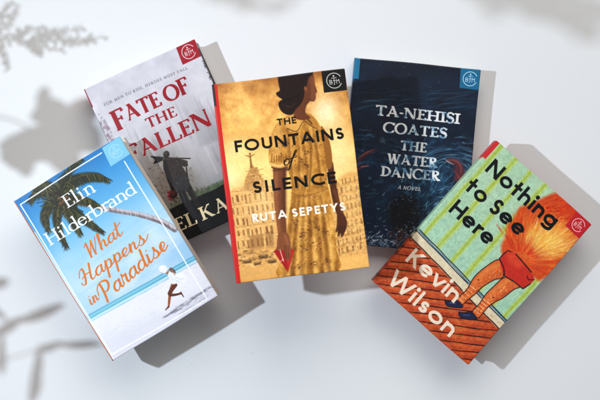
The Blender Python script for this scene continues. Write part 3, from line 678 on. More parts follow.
    c.stroke([c.uv(.0, 0), c.uv(.0, .11)], 3.6, rgb(22, 18, 18), 1, flat=FF)

def paint_nothing(c):
    n1 = fbm(c.H, c.W, 60, 22); n2 = fbm(c.H, c.W, 9, 23); n3 = fbm(c.H, c.W, 3.4, 24, 2)
    c.a[:] = mixc(rgb(158, 198, 164), rgb(186, 214, 182), n1 * .6 + n2 * .4)
    c.full(np.clip((c.v - .25) * 2, 0, 1), rgb(128, 198, 186), .28)
    navy = rgb(22, 30, 58)
    base = lambda u: .628 + .056 * u
    for k, u in enumerate((.055, .205, .36, .515, .675, .83, .965)):
        wob = [(c.uv(u + R.uniform(-.004, .004), v)) for v in np.linspace(-.02, base(u), 9)]
        c.stroke(wob, 5.4 + (k % 2), rgb(186, 204, 104), .8, .7, 3); c.stroke(wob, 2.4, rgb(156, 180, 58), .75, .6, 3)
    # brush grain of the paint
    for i in range(1500):
        u, v = R.random(), R.uniform(0, .66); l = R.uniform(.006, .02)
        c.stroke([c.uv(u, v), c.uv(u + R.uniform(-.006, .006), v + l)], R.uniform(.3, .8), [rgb(190, 226, 200), rgb(104, 170, 152), rgb(150, 208, 196)][R.randrange(3)], R.uniform(.15, .4), .5)
    # skirting board and floor
    c.full(np.clip((c.v - base(c.u)) * 150, 0, 1), rgb(222, 208, 176))
    fl = ramp(n1 * .5 + n2 * .5, [(.25, rgb(160, 56, 30)), (.5, rgb(192, 74, 38)), (.8, rgb(214, 102, 52))])
    b2 = lambda u: base(u) + .062
    c.full(np.clip((c.v - b2(c.u)) * 150, 0, 1), fl)
    edge = np.linspace(-.02, 1.02, 14)
    def row(f, w, col, a=1): c.stroke([c.uv(u, f(u) + R.uniform(-.0015, .0015)) for u in edge], w, col, a, .5, 4)
    row(base, 1.1, navy); row(lambda u: base(u) + .008, 1.0, rgb(52, 120, 150)); row(lambda u: base(u) + .015, 1.1, navy); row(b2, 1.2, rgb(40, 24, 28))
    m = np.clip((c.v - b2(c.u) - .004) * 150, 0, 1)
    keep = c.a.copy()
    for k in range(-2, 18):
        x0, y0 = 366, 250 + k * 8.0
        p = [(x0 + t * 22, y0 + t * 22 * .13 + R.uniform(-.5, .5)) for t in range(7)]
        c.stroke(p, [.6, 1.3, 1.0, 1.4, 1.0, 1.3, .8], rgb(38, 14, 14), .95, .5, 4)
        c.stroke([(x, y + 2.6) for x, y in p], 1.6, rgb(224, 116, 58), .35, 1.2, 4); c.stroke([(x, y - 2.4) for x, y in p], 1.6, rgb(146, 44, 24), .35, 1.2, 4)
    c.a[:] = keep * (1 - m[..., None]) + c.a * m[..., None]
    for i in range(700):
        u = R.random(); v = R.uniform(.72, 1.0); p = c.uv(u, v)
        c.stroke([p, (p[0] + R.uniform(1, 4), p[1] + R.uniform(-.2, .8))], R.uniform(.3, .7), [rgb(236, 132, 70), rgb(140, 40, 24)][R.randrange(2)], R.uniform(.12, .4), .5)
    c.full(np.clip((.012 - np.abs(c.v - .997)) * 120, 0, 1), rgb(196, 80, 40), .5)
    # fire in place of the upper body
    c.poly([(503, 256), (501, 245), (506, 236), (508, 224), (514, 219), (519, 208), (528, 205), (541, 199), (556, 193), (566, 197), (592.5, 225), (546, 277), (533, 277), (520, 268)], rgb(208, 62, 20), .95, 1.8, 3)
    c.full(np.exp(-(((c.px - 548) / 25) ** 2 + ((c.py - 241) / 20) ** 2)), rgb(254, 200, 86), .92); c.full(np.exp(-(((c.px - 574) / 13) ** 2 + ((c.py - 212) / 9) ** 2)), rgb(206, 46, 22), .6)
    cols = [rgb(208, 36, 12), rgb(226, 70, 16), rgb(238, 110, 26), rgb(184, 24, 10), rgb(250, 186, 60)]
    for i in range(760):
        a = R.uniform(-2.05, .45); r0 = 8 + 46 * abs(R.random()) ** .8; l = R.uniform(5, 17)
        ox, oy = 519, 263; ca, sa = math.cos(a), math.sin(a)
        sx = 1.15
        p0 = (ox + r0 * ca * sx, oy + r0 * sa); p1 = (ox + (r0 + l) * ca * sx + R.uniform(-1.5, 1.5), oy + (r0 + l) * sa + R.uniform(-1.5, 1.5))
        lim = 47 if -1.75 < a < -1.2 else 62
        if a < -1.7: lim = 38
        if r0 + l > lim + 6: continue
        d = math.hypot((p0[0] - 548) / 24, (p0[1] - 241) / 19)
        if d < 1: col = [rgb(254, 216, 104), rgb(250, 184, 66), rgb(255, 236, 160), rgb(244, 140, 44)][R.randrange(4)]; al = .6
        elif r0 < 20: col = [rgb(206, 50, 26), rgb(222, 76, 34), rgb(178, 36, 22)][R.randrange(3)]; al = .7
        else: col = cols[R.randrange(5)]; al = .7
        mid = ((p0[0] + p1[0]) / 2 + R.uniform(-1, 1), (p0[1] + p1[1]) / 2 + R.uniform(-1, 1))
        c.stroke([p0, mid, p1], [.3, R.uniform(.5, 1.4), .1], col, al * R.uniform(.3, .9), .6, 3)
    for i in range(60):
        x, y = R.uniform(545, 580), R.uniform(198, 224); c.stroke([(x, y), (x + R.uniform(3, 8), y + R.uniform(-4, 0))], [1.6, .2], cols[R.choice([0, 0, 1, 3])], .6, .5)
    # legs, shorts, striped socks, shoes
    bk = rgb(34, 16, 22); sk, sh, hi = rgb(214, 98, 44), rgb(178, 66, 34), rgb(236, 142, 74)
    def outline(p, w=1.0): q = catmull(p, 4, True); c.stroke(np.vstack([q, q[:1]]), w, bk, .95)
    for leg in ([(499, 260), (486, 266.5), (474, 277), (467.5, 288), (462, 294), (455, 300.5), (460, 306), (468, 299.5), (475, 294), (483, 286.5), (494, 280), (503, 276.5)],
                [(506, 277), (494, 286), (485, 295), (479, 304), (472, 312), (478, 318), (487, 308), (494, 302.5), (503, 298), (513, 290), (520, 286)]):
        c.poly(leg, sk, 1, .4, 4)
    c.stroke([(499, 265), (486, 271), (474, 284)], [4, 5, 3], hi, .6, 2, 4); c.stroke([(500, 274), (487, 281), (476, 291)], [2, 3, 2], sh, .7, 1.5, 4)
    c.stroke([(508, 280), (496, 289), (486, 300)], [3, 5, 3], hi, .6, 2, 4); c.stroke([(514, 288), (500, 297), (490, 305)], [2, 3, 2], sh, .7, 1.5, 4)
    for s0, s1 in (((470, 286), (456, 302)), ((484, 300), (473, 314))):
        for k in range(6):
            t = k / 5; x, y = s0[0] + (s1[0] - s0[0]) * t, s0[1] + (s1[1] - s0[1]) * t
            c.stroke([(x - 2.4 + t, y - 1.8 + t), (x + 5 - 2 * t, y + 3.8 - 1.2 * t)], 1.0, rgb(248, 196, 140), .8, .5); c.stroke([(x - 2.2 + t, y), (x + 4.4 - 2 * t, y + 5 - t)], .7, rgb(190, 60, 36), .7, .4)
    for i in range(260):
        t = R.random(); k = R.random()
        (ax, ay), (bx, by), wd = (((500, 268), (461, 301), 7), ((512, 283), (476, 312), 8))[i % 2]
        x = ax + (bx - ax) * t + (k - .5) * wd * (1 - .4 * t) * .75; y = ay + (by - ay) * t + (k - .5) * wd * (1 - .4 * t)
        c.stroke([(x, y), (x - R.uniform(.6, 2.2), y + R.uniform(.4, 2))], R.uniform(.4, .9), [rgb(240, 150, 80), rgb(190, 70, 30), rgb(228, 112, 50), rgb(250, 180, 110)][R.randrange(4)], R.uniform(.3, .7), .5)
    for leg in ([(499, 260), (486, 266.5), (474, 277), (467.5, 288), (462, 294), (455, 300.5), (460, 306), (468, 299.5), (475, 294), (483, 286.5), (494, 280), (503, 276.5)],
                [(506, 277), (494, 286), (485, 295), (479, 304), (472, 312), (478, 318), (487, 308), (494, 302.5), (503, 298), (513, 290), (520, 286)]):
        outline(leg)
    c.blob(478, 280, .9, .7, bk, .9); c.blob(493, 297.6, .9, .7, bk, .9)
    shoes = ([(445, 300.5), (451, 301), (456, 300), (461.5, 304.5), (462, 307.5), (453, 307.4), (446, 305)], [(458.5, 312), (464, 312.6), (470, 311.4), (475.4, 316), (476, 319.6), (466, 319.2), (459.6, 316.4)])
    for p in shoes: c.poly(p, rgb(30, 36, 66), 1, .4, 3); outline(p, .9)
    c.stroke([(449, 303), (455, 303.4)], .7, rgb(96, 104, 150), .8); c.stroke([(463, 315), (469, 315.2)], .7, rgb(96, 104, 150), .8)
    shp = [(499, 258.6), (507.4, 250.6), (516.4, 254.6), (524, 263), (531, 272), (534, 280), (528, 285.5), (522.5, 289), (514.5, 282.4), (504, 276)]
    c.poly(shp, rgb(196, 44, 32), 1, .5, 2); c.poly([(507, 252), (516, 255), (524, 264), (518, 268), (508, 262)], rgb(222, 74, 44), .7, 2, 3)
    c.stroke([(499, 258.6), (503.4, 268), (504, 276), (514.5, 282.4), (522.5, 289), (530, 284)], 1.2, bk, .95, .5); c.stroke([(515.6, 254.6), (523, 263), (531, 272.2)], 1.3, bk, .95); c.stroke([(534, 280), (528, 280), (526.6, 276)], 1.0, bk, .9); c.stroke([(499, 258.6), (507.4, 250.6), (510.5, 252)], 1.1, bk, .9)
    for i in range(60):
        a = R.uniform(-1.9, .5); x, y = 519 + 7 * math.cos(a) * 1.5, 259 + 8 * math.sin(a)
        c.stroke([(x, y), (x + 9 * math.cos(a), y + 9 * math.sin(a))], [1.6, .1], [rgb(212, 56, 28), rgb(236, 104, 42)][i % 2], .7, .5)
    c.a[:] = np.clip(c.a * (1 + (n3 - .5)[..., None] * .16 + (n2 - .5)[..., None] * .12), 0, 1)
    # lettering
    ink = rgb(10, 13, 18)
    c.text('Nothing', (484, 170.4), (551.6, 229.8), 16.4, sans, ink, track=.05, t=.20, xh=.69)
    c.text('to See', (463.6, 189), (519.2, 237.9), 16.4, sans, ink, track=.05, space=.26, t=.20, xh=.69)
    c.text('Here', (447.6, 211.2), (488, 246.8), 16.4, sans, ink, track=.05, t=.20, xh=.69)
    cream = rgb(240, 222, 200)
    c.text('Kevin', (404, 260), (453.6, 303.6), 16.8, sans, cream, track=.05, t=.19, xh=.69)
    c.text('Wilson', (385.6, 281.4), (449.6, 337.6), 16.8, sans, cream, track=.05, t=.19, xh=.69)
    emblem(c, [(577.5, 212), (592.6, 225.1), (580, 239.4), (565.5, 226)], rgb(192, 30, 40), rgb(240, 200, 200), 7.2)
    c.stroke([c.uv(.012, 0), c.uv(.012, .115)], 3.6, rgb(204, 40, 46), 1, flat=FF)

def paint_paradise(c):
    n1 = fbm(c.H, c.W, 80, 41); n2 = fbm(c.H, c.W, 16, 42)
    e1, e2 = quad_local(c)
    horizon = .742 + .028 * c.u
    c.a[:] = ramp(c.v, [(0, rgb(34, 116, 184)), (.12, rgb(58, 144, 208)), (.28, rgb(104, 178, 224)), (.42, rgb(158, 206, 236)), (.58, rgb(182, 216, 240)), (.74, rgb(178, 212, 238))])
    st = fbm(c.H, c.W, 60, 43)
    cl = np.clip((vnoise(c.H, c.W, 46, 44) * .5 + st * .5 - .45) * 3, 0, 1) * np.clip((c.v - .32) * 4, 0, 1)
    c.full(cl, rgb(224, 236, 248), .6)
    c.full(np.clip((c.u - .6) * 2, 0, 1) * np.clip((c.v - .52) * 6, 0, 1), rgb(116, 176, 222), .5)
    for i in range(60):
        u, v = R.random(), R.uniform(.45, .73); l = R.uniform(.1, .35); dv = R.uniform(-.03, .01)
        c.stroke([c.uv(u, v), c.uv(u + l / 2, v + dv / 2 - .004), c.uv(u + l, v + dv)], [.3, R.uniform(1, 3), .3], [rgb(232, 242, 250), rgb(140, 192, 228)][i % 2], R.uniform(.1, .28), 1.6, 4)
    # sea and sand
    c.full(np.clip((c.v - horizon + .02) * 150, 0, 1), ramp(c.u, [(0, rgb(120, 192, 214)), (.5, rgb(96, 176, 210)), (1, rgb(78, 150, 196))]))
    for d, col, w in ((-.017, rgb(96, 172, 206), 1.2), (-.008, rgb(140, 204, 224), 1.6), (.003, rgb(96, 182, 204), 1.2), (.011, rgb(212, 234, 240), 2.2)):
        c.stroke([c.uv(u, .742 + .028 * u + d + R.uniform(-.001, .001)) for u in np.linspace(0, 1, 9)], w, col, .85, .5, 3)
    c.full(np.clip((c.v - horizon - .014 - .01 * (st - .5)) * 120, 0, 1), mixc(rgb(222, 224, 236), rgb(238, 238, 244), n1))
    c.full(np.clip((c.v - horizon - .09 - .05 * c.u + .04 * (n1 - .5)) * 14, 0, 1) * .5, rgb(214, 214, 230))
    for i in range(260):
        u, v = R.random(), R.uniform(.80, .99); p = c.uv(u, v); c.stroke([p, (p[0] + R.uniform(1, 6), p[1] - R.uniform(.4, 3.4))], [R.uniform(.3, 1.2), .1], [rgb(206, 208, 222), rgb(246, 246, 250), rgb(216, 214, 220)][R.randrange(3)], R.uniform(.15, .5), .7)
    # leaning palm trunk
    tr = [(80, 203), (92, 205), (106, 208), (120, 210.5), (135, 213), (150, 217), (163, 222), (174, 229)]
    c.stroke(tr, [4.2, 4.4, 4.6, 4.8, 5, 5.4, 5.8, 6], rgb(150, 140, 146), 1, .5, 5)
    c.stroke([(x, y - 1.4) for x, y in tr], [1.5, 1.5, 1.6, 1.8, 2, 2.2, 2.6, 3], rgb(206, 202, 210), .9, .8, 5); c.stroke([(x, y + 1.7) for x, y in tr], [1, 1, 1, 1.2, 1.4, 1.6, 1.8, 2], rgb(92, 84, 92), .7, .8, 5)
    for i in range(60):
        t = R.random(); x = 84 + 90 * t; y = np.interp(x, [p[0] for p in tr], [p[1] for p in tr])
        c.stroke([(x - .6, y - 2.4), (x + .5, y + 2.4)], .5, [rgb(100, 92, 98), rgb(220, 218, 224)][i % 2], .45, .4)
    # fronds: a bent rib with hanging leaflets
    leafc = [rgb(26, 30, 14), rgb(44, 46, 18), rgb(60, 60, 22), rgb(18, 20, 12), rgb(96, 92, 38), rgb(36, 28, 14)]
    def frond(p, n, l0, l1, droop, a=.9):
        q = catmull(p, 10); L = len(q)
        c.stroke(q + [0, l0 * .22], l0 * np.interp(np.linspace(0, 1, L), [0, .3, .75, 1], [.5, 1.0, .7, .1]), rgb(28, 30, 14), .85, 1.2)
        n = int(n * 1.5)
        for k in range(n):
            t = k / n; i = min(int(t * (L - 1)), L - 2); b = q[i]; d = q[i + 1] - q[i]; d = d / (np.hypot(*d) + 1e-9)
            ll = (l0 + (l1 - l0) * t) * R.uniform(.65, 1.1) * (1 - .45 * t)
            for sd in (-1, 1):
                nrm = np.array([-d[1], d[0]]) * sd
                v = d * .65 + nrm * .8 + np.array(droop); v /= np.hypot(*v)
                m = b + v * ll * .6; e = b + v * ll * 1.1 + np.array([R.uniform(-.1, .1) * ll, ll * R.uniform(.15, .45)])
                c.stroke([b, m, e], [.9, .8, .1], leafc[R.randrange(6)], a * R.uniform(.6, 1), .5, 3)
        c.stroke(q, np.linspace(1.2, .4, L), rgb(92, 86, 42), .55)
    frond([(60, 190), (64, 178), (74, 166), (84, 158)], 30, 8, 6, (0, .3), .85)
    frond([(60, 192), (50, 184), (42, 184), (34, 190)], 34, 8, 6, (0, .3))
    frond([(58, 195), (46, 190), (36, 193), (30, 201)], 44, 9, 9, (0, .5))
    frond([(58, 198), (49, 204), (45, 215), (49, 231)], 56, 11, 9, (.1, .5))
    frond([(62, 200), (57, 214), (60, 230), (67, 247)], 50, 9, 9, (.05, .6))
    frond([(63, 200), (70, 212), (75, 222), (81, 234)], 46, 10, 8, (.1, .5))
    frond([(66, 203), (80, 214), (92, 223), (104, 232)], 40, 9, 6, (.1, .4))
    frond([(64, 197), (78, 197), (90, 200), (101, 206)], 44, 10, 7, (0, .5))
    frond([(61, 192), (70, 181), (84, 175), (98, 174), (110, 179)], 80, 13, 8, (.05, .7))
    for i in range(190):
        c.stroke([(61 + R.gauss(0, 7), 198 + R.gauss(0, 7)), (62 + R.gauss(0, 8), 202 + R.gauss(0, 7))], R.uniform(.6, 1.6), leafc[R.randrange(6)], .8, .5)
    for x, y in ((60, 198), (64, 201), (61, 203), (67, 197)): c.blob(x, y, 2, 2, rgb(88, 60, 34), .9, .5); c.blob(x - .6, y - .7, .8, .8, rgb(150, 106, 62), .7, .5)
    # running woman with a sun hat
    br, bd = rgb(150, 84, 54), rgb(98, 52, 36)
    c.stroke([(173.5, 283), (170.5, 290), (169, 296), (168.2, 303), (167.6, 307.4)], [5, 4.2, 3, 2.4, 1.4], br, 1, .5, 4); c.stroke([(167.8, 306.5), (164.6, 310)], [1.8, 1], bd)
    c.stroke([(174.5, 285), (168.6, 293.6), (173, 295), (180.4, 293.6)], [4.4, 3.6, 2.6, 1.9], bd, 1, .5, 3); c.stroke([(180.2, 292.6), (183, 297)], [1.7, .9], bd)
    c.stroke([(169, 269.5), (172.5, 272), (174, 276)], [1.8, 2, 1.6], br, 1, .5, 3); c.stroke([(169.6, 268), (173.4, 270), (174.8, 274)], 1.3, bd, .9, .5, 3)
    c.poly([(166.2, 272.6), (169, 271.6), (172, 273), (174.6, 275), (178, 272.6), (182, 273), (185.2, 275.4), (185.4, 278.6), (183.4, 282), (180, 284), (177.4, 282.6), (174.4, 284), (171, 283.6), (169.6, 279.6)], rgb(238, 240, 246), 1, .6, 3)
    for p in ([(174, 276), (179, 279), (184, 278.6)], [(173, 278), (177, 281.4), (181, 282.6)], [(169, 274), (171, 278), (172, 282)]): c.stroke(p, [.3, .9, .3], rgb(190, 200, 220), .8, .6, 3)
    c.stroke([(172, 272.4), (176, 274.4), (181, 274)], [.3, 1.0, .3], rgb(255, 255, 255), .9, .5, 3)
    c.blob(166.4, 272, 1.6, 1.9, br, 1, .4); c.blob(162.6, 269, 4.4, 4.0, rgb(232, 234, 240), 1, .6, .4); c.blob(161.4, 267.6, 2.6, 2.3, rgb(252, 252, 250), .9, .8); c.stroke([(160, 272.4), (164, 273.4), (167, 271)], .9, rgb(176, 176, 186), .7, .5, 3)
    # her shadow and ripples on the sand, seen as broken dark dashes in the print
    for i in range(150):
        t = R.random(); x = 161 + 51 * t + R.gauss(0, 1.0); y = 319 - 32.5 * t + R.gauss(0, .5 + 1.5 * math.exp(-((t - .4) / .16) ** 2))
        l = R.uniform(1.5, 7); c.stroke([(x, y), (x + l * .45, y - l * .26), (x + l * .88, y - l * .5)], [.1, R.uniform(.3, .9), .1], [rgb(96, 98, 112), rgb(130, 132, 146), rgb(70, 70, 82)][R.randrange(3)], R.uniform(.2, .55), .6)
    for i in range(60):
        t = R.random(); x = 176 + 32 * t; y = 317 - 22 * t + R.gauss(0, 1.6); c.stroke([(x, y), (x + R.uniform(2, 6), y - R.uniform(1, 3.4))], [.6, .1], rgb(176, 178, 192), R.uniform(.3, .7), .6)
    # thin white frame
    wh = rgb(250, 251, 252)
    c.stroke([(102, 152.2), (21.4, 203.6), (110.4, 355.6), (207, 299.5), (124.6, 160.4)], 1.15, wh, .92)
    # lettering
    kw = dict(T=.14, tn=.055, sv=.075)
    c.text('Elin', (67.6, 208), (97.2, 189.6), 13.2, serif, wh, track=-.02, xh=.62, **kw)
    c.text('Hilderbrand', (49.6, 245.4), (138, 191), 13.2, serif, wh, track=-.05, xh=.62, **kw)
    og = rgb(214, 118, 48)
    c.text('What', (90, 257.2), (123, 233), 14.5, script, og, track=.02, shear=.12)
    c.text('Happens', (84.5, 284), (146.5, 240.8), 15, script, og, track=.01, shear=.12)
    c.text('in', (90.4, 305), (99, 298.4), 11.5, script, og, track=0, shear=.1, t=.12)
    c.text('Paradise', (105, 300.5), (168, 247), 17, script, og, track=.0, shear=.10)
    emblem(c, [(102.4, 147.3), (119.8, 135.4), (130.6, 152.8), (111, 165.6)], rgb(128, 196, 226), rgb(170, 218, 240), 7.2)
    c.stroke([c.uv(.0, 0), c.uv(.0, 1)], 1.7, rgb(206, 110, 58), 1, flat=FF)
    c.stroke([c.uv(.012, .2), c.uv(.012, 1)], 1.2, rgb(226, 238, 248), .7)

# ------------------------------------------------------------------ books
def jacket_material(name, rough, coat):
    m, n, l, b = mat(name, (.5, .5, .5), rough, 0.22)
    at_ = n.new('ShaderNodeAttribute'); at_.attribute_name = 'print'
    tc = n.new('ShaderNodeTexCoord')
    nz = n.new('ShaderNodeTexNoise'); nz.inputs['Scale'].default_value = 2600; nz.inputs['Detail'].default_value = 2
    mx = n.new('ShaderNodeMix'); mx.data_type = 'RGBA'; mx.blend_type = 'OVERLAY'; mx.inputs[0].default_value = 0.10
    l.new(tc.outputs['Object'], nz.inputs['Vector'])
    l.new(at_.outputs['Color'], mx.inputs[6]); l.new(nz.outputs['Fac'], mx.inputs[7])
    l.new(mx.outputs[2], b.inputs['Base Color'])
    n3 = n.new('ShaderNodeTexNoise'); n3.inputs['Scale'].default_value = 14; n3.inputs['Detail'].default_value = 3
    bp = n.new('ShaderNodeBump'); bp.inputs['Strength'].default_value = 0.35; bp.inputs['Distance'].default_value = 0.002
    l.new(tc.outputs['Object'], n3.inputs['Vector']); l.new(n3.outputs['Fac'], bp.inputs['Height']); l.new(bp.outputs['Normal'], b.inputs['Normal'])
    b.inputs['Coat Weight'].default_value = coat; b.inputs['Coat Roughness'].default_value = 0.22
    return m

def paper_material(name, col):
    m, n, l, b = mat(name, col, 0.8, 0.2)
    tc = n.new('ShaderNodeTexCoord'); mp = n.new('ShaderNodeMapping'); mp.inputs['Scale'].default_value = (4, 4, 3200)
    nz = n.new('ShaderNodeTexNoise'); nz.inputs['Scale'].default_value = 1; nz.inputs['Detail'].default_value = 2
    cr = n.new('ShaderNodeValToRGB')
    cr.color_ramp.elements[0].position = .3; cr.color_ramp.elements[0].color = (col[0] * .72, col[1] * .70, col[2] * .66, 1)
    cr.color_ramp.elements[1].position = .65; cr.color_ramp.elements[1].color = (*col, 1)
    bp = n.new('ShaderNodeBump'); bp.inputs['Strength'].default_value = .3; bp.inputs['Distance'].default_value = .0004
    l.new(tc.outputs['Object'], mp.inputs['Vector']); l.new(mp.outputs['Vector'], nz.inputs['Vector']); l.new(nz.outputs['Fac'], cr.inputs['Fac'])
    l.new(cr.outputs['Color'], b.inputs['Base Color']); l.new(nz.outputs['Fac'], bp.inputs['Height']); l.new(bp.outputs['Normal'], b.inputs['Normal'])
    return m
PAPER = paper_material('page_paper', (0.74, 0.70, 0.60))

def front_cover(c, w, h, T, tb, m, parent, edge):
    """board with its printed jacket: a fine grid carrying one colour per vertex"""
    H, W = c.H, c.W
    x = np.linspace(0, w, W); y = np.linspace(h, 0, H)
    X, Y = np.meshgrid(x, y)
    Z = np.full_like(X, T)
    Z -= .00012 * np.exp(-((X - .0085) / .0028) ** 2)                        # hinge groove
    d = np.minimum(np.minimum(w - X, Y), h - Y); Z -= .0006 * np.clip(1 - d / .0010, 0, 1) ** 2
    Z -= .0005 * np.clip(1 - X / .0009, 0, 1) ** 2                          # shoulder to the spine
    Z += .0005 * np.sin(X / w * math.pi) * np.sin(Y / h * math.pi)
    rc = .0011
    cxx = np.clip(X, rc, w - rc); cyy = np.clip(Y, rc, h - rc); dd = np.hypot(X - cxx, Y - cyy)
    kk = np.where(dd > rc, rc / np.maximum(dd, 1e-9), 1.0); X = cxx + (X - cxx) * kk; Y = cyy + (Y - cyy) * kk
    ph = (w * 977) % 6.28
    X = X + (X / w - .5) * .0006 * np.sin(Y * 41 + ph); Y = Y + (Y / h - .5) * .0007 * np.sin(X * 53 + ph)
    Z = Z + .00018 * np.sin(X * 60 + Y * 37 + ph) * np.sin(Y * 48 - X * 21)
    top = np.stack([X - w / 2, Y - h / 2, Z], -1).reshape(-1, 3)
    idx = np.arange(H * W).reshape(H, W)
    ring = np.concatenate([idx[0, :], idx[1:, -1], idx[-1, -2::-1], idx[-2:0:-1, 0]])
    low = top[ring].copy(); low[:, 2] = T - tb
    V = np.vstack([top, low]); n0 = H * W; nr = len(ring)
    q1 = np.stack([idx[:-1, :-1], idx[1:, :-1], idx[1:, 1:], idx[:-1, 1:]], -1).reshape(-1, 4)
    k = np.arange(nr); k2 = (k + 1) % nr
    q2 = np.stack([ring[k], ring[k2], n0 + k2, n0 + k], -1)
    q3 = np.array([[n0, n0 + W - 1, n0 + W + H - 2, n0 + 2 * W + H - 3]])
    Q = np.vstack([q1, q2, q3]).astype(np.int32)
    col = np.clip(c.a, 0, 1).reshape(-1, 3); side = col[ring] * .6 + np.array(edge) * .4; col = np.vstack([col, side])
    me = bpy.data.meshes.new('front_cover')
    me.vertices.add(len(V)); me.vertices.foreach_set('co', V.astype(np.float32).ravel())
    me.loops.add(Q.size); me.loops.foreach_set('vertex_index', Q.ravel())
    me.polygons.add(len(Q)); me.polygons.foreach_set('loop_start', np.arange(len(Q), dtype=np.int32) * 4)
    me.update(calc_edges=True)
    sm = np.zeros(len(Q), bool); sm[:len(q1)] = True; me.polygons.foreach_set('use_smooth', sm)
    at_ = me.color_attributes.new('print', 'FLOAT_COLOR', 'POINT')
    rgba = np.ones((len(V), 4), np.float32); rgba[:, :3] = lin(col)
    at_.data.foreach_set('color', rgba.ravel())
    me.materials.append(m)
    o = bpy.data.objects.new('front_cover', me); C.objects.link(o); o.parent = parent
    return o

def coloured(name, V, F, cols, m, parent):
    o = mesh_obj(name, V, F, m, parent, True)
    at_ = o.data.color_attributes.new('print', 'FLOAT_COLOR', 'POINT')
    rgba = np.ones((len(V), 4), np.float32); rgba[:, :3] = lin(np.array(cols))
    at_.data.foreach_set('color', rgba.ravel())
    return o

def make_book(quad, ztop, thick, painter, label, spine, band, back, rough=.42, coat=.1, group='novels laid out on the white table'):
    q = np.array(quad, float); f = (CH - ztop) / CH
    e1 = (q[1] - q[0] + q[2] - q[3]) / 2; e2 = (q[3] - q[0] + q[2] - q[1]) / 2
    w = np.hypot(*e1) * f * S; h = np.hypot(*e2) * f * S
    ang = math.atan2(-e1[1], e1[0])
    cx, cy, zt = at(*q.mean(0), ztop)
    root = bpy.data.objects.new('book', None); C.objects.link(root)
    root.location = (cx, cy, zt - thick); root.rotation_euler = (0, 0, ang); root.empty_display_size = .02
    tag(root, label, 'book', group)
    tb = .0028; T = thick
    m = jacket_material('printed_jacket', rough, coat)
    c = Cover(quad, w, h); painter(c)
    front_cover(c, w, h, T, tb, m, root, back)
    # back board
    V = []; F = []; b = .0006
    for z, i in ((0, b), (b, 0), (tb - b, 0), (tb, b)):
        for x, y in ((i, i), (w - i, i), (w - i, h - i), (i, h - i)): V.append((x - w / 2, y - h / 2, z))
    for k in range(3):
        for j in range(4): F.append((k * 4 + j, k * 4 + (j + 1) % 4, k * 4 + 4 + (j + 1) % 4, k * 4 + 4 + j))
    F += [(3, 2, 1, 0), (12, 13, 14, 15)]
    o = coloured('back_cover', V, F, [back] * len(V), m, root); o.data.polygons.foreach_set('use_smooth', [False] * len(F))
    # rounded spine
    V = []; F = []; cols = []; n = 14
    ys = [h, h * .8885, h * .888] + [h * .888 * (1 - i / 40) for i in range(1, 41)]
    for layer in (0, 1):
        for iy, y in enumerate(ys):
            for k in range(n + 1):
                a = math.pi * k / n
                bul = .0011 * math.sin(a) ** .7 + .0001 - layer * .0008
                V.append((-w / 2 - bul + .0002, y - h / 2, T / 2 - (T / 2 - .0013 - layer * .0004) * math.cos(a)))
                cols.append(band if iy < 2 else (spine if spine is not None else c.a[min(c.H - 1, int((1 - y / h) * (c.H - 1))), 3]))
    N = n + 1; M = len(ys) * N
    for iy in range(len(ys) - 1):
        for k in range(n):
            a = iy * N + k
            F.append((a, a + 1, a + N + 1, a + N)); F.append((M + a, M + a + N, M + a + N + 1, M + a + 1))
    for k in range(n):
        F.append((k, M + k, M + k + 1, k + 1)); a = (len(ys) - 1) * N + k; F.append((a, a + 1, M + a + 1, M + a))
    coloured('spine', V, F, cols, m, root)
    # pages, hollowed slightly along the fore-edge
    ins = .0032; V = []; F = []; n = 10
    z0, z1 = tb + .0001, T - tb - .0001
    for y in (ins, h - ins):
        for k in range(n + 1):
            z = z0 + (z1 - z0) * k / n; s = math.sin(math.pi * k / n)
            V.append((w - ins - .0016 * s - w / 2, y - h / 2, z)); V.append((-w / 2 + .0012 - .001 * s, y - h / 2, z))
    M = 2 * (n + 1)
    for k in range(n):
        a = 2 * k; F.append((a, a + 2, M + a + 2, M + a)); F.append((a + 1, M + a + 1, M + a + 3, a + 3)); F.append((a, a + 1, a + 3, a + 2)); F.append((M + a, M + a + 2, M + a + 3, M + a + 1))
    F.append((0, M, M + 1, 1)); F.append((2 * n, 2 * n + 1, M + 2 * n + 1, M + 2 * n))
    mesh_obj('page_block', V, F, PAPER, root)
    return root, (w, h, ang)

MM = .001 / S                      # pixel units per millimetre
Q_FATE = [(82.5, 90.8), (191, 39.4), (272.5, 202), (160, 251.5)]
Q_WATER = [(355.5, 57.4), (481, 69.5), (463, 254.5), (337.8, 242.6)]
Q_PARA = [(15, 200.5), (119.6, 135.3), (218, 296.2), (111.2, 362)]
Q_NOTH = [(497, 141), (592.6, 225), (467.5, 364.8), (373, 281)]
Q_FOUN = [(213.6, 85), (346.2, 67.6), (368, 267.7), (235, 283)]

make_book(Q_FATE, 34 * MM, .034, paint_fate, 'misty grey novel with red title and a warrior carrying an axe, second from left',
          None, rgb(150, 24, 38), rgb(60, 60, 60), .40)
make_book(Q_WATER, 23 * MM, .023, paint_water, 'dark navy novel with pale distressed lettering over swirling water and a swimmer',
          None, rgb(28, 108, 150), rgb(18, 26, 40), .40, .12)
make_book(Q_PARA, 69 * MM, .0345, paint_paradise, 'sky blue beach novel with palm tree, orange script title and running woman',
          rgb(204, 108, 56), rgb(128, 196, 226), rgb(205, 199, 190), .40, .06)
make_book(Q_NOTH, 50.5 * MM, .027, paint_nothing, 'mint green and rust red novel with a child in red shorts bursting into flames',
          None, rgb(204, 40, 46), rgb(190, 76, 40), .45)
make_book(Q_FOUN, 120 * MM, .028, paint_fountains, 'golden novel with red spine and a woman in a yellow dress, raised in the centre',
          rgb(204, 36, 34), rgb(22, 18, 18), rgb(190, 60, 40), .42)

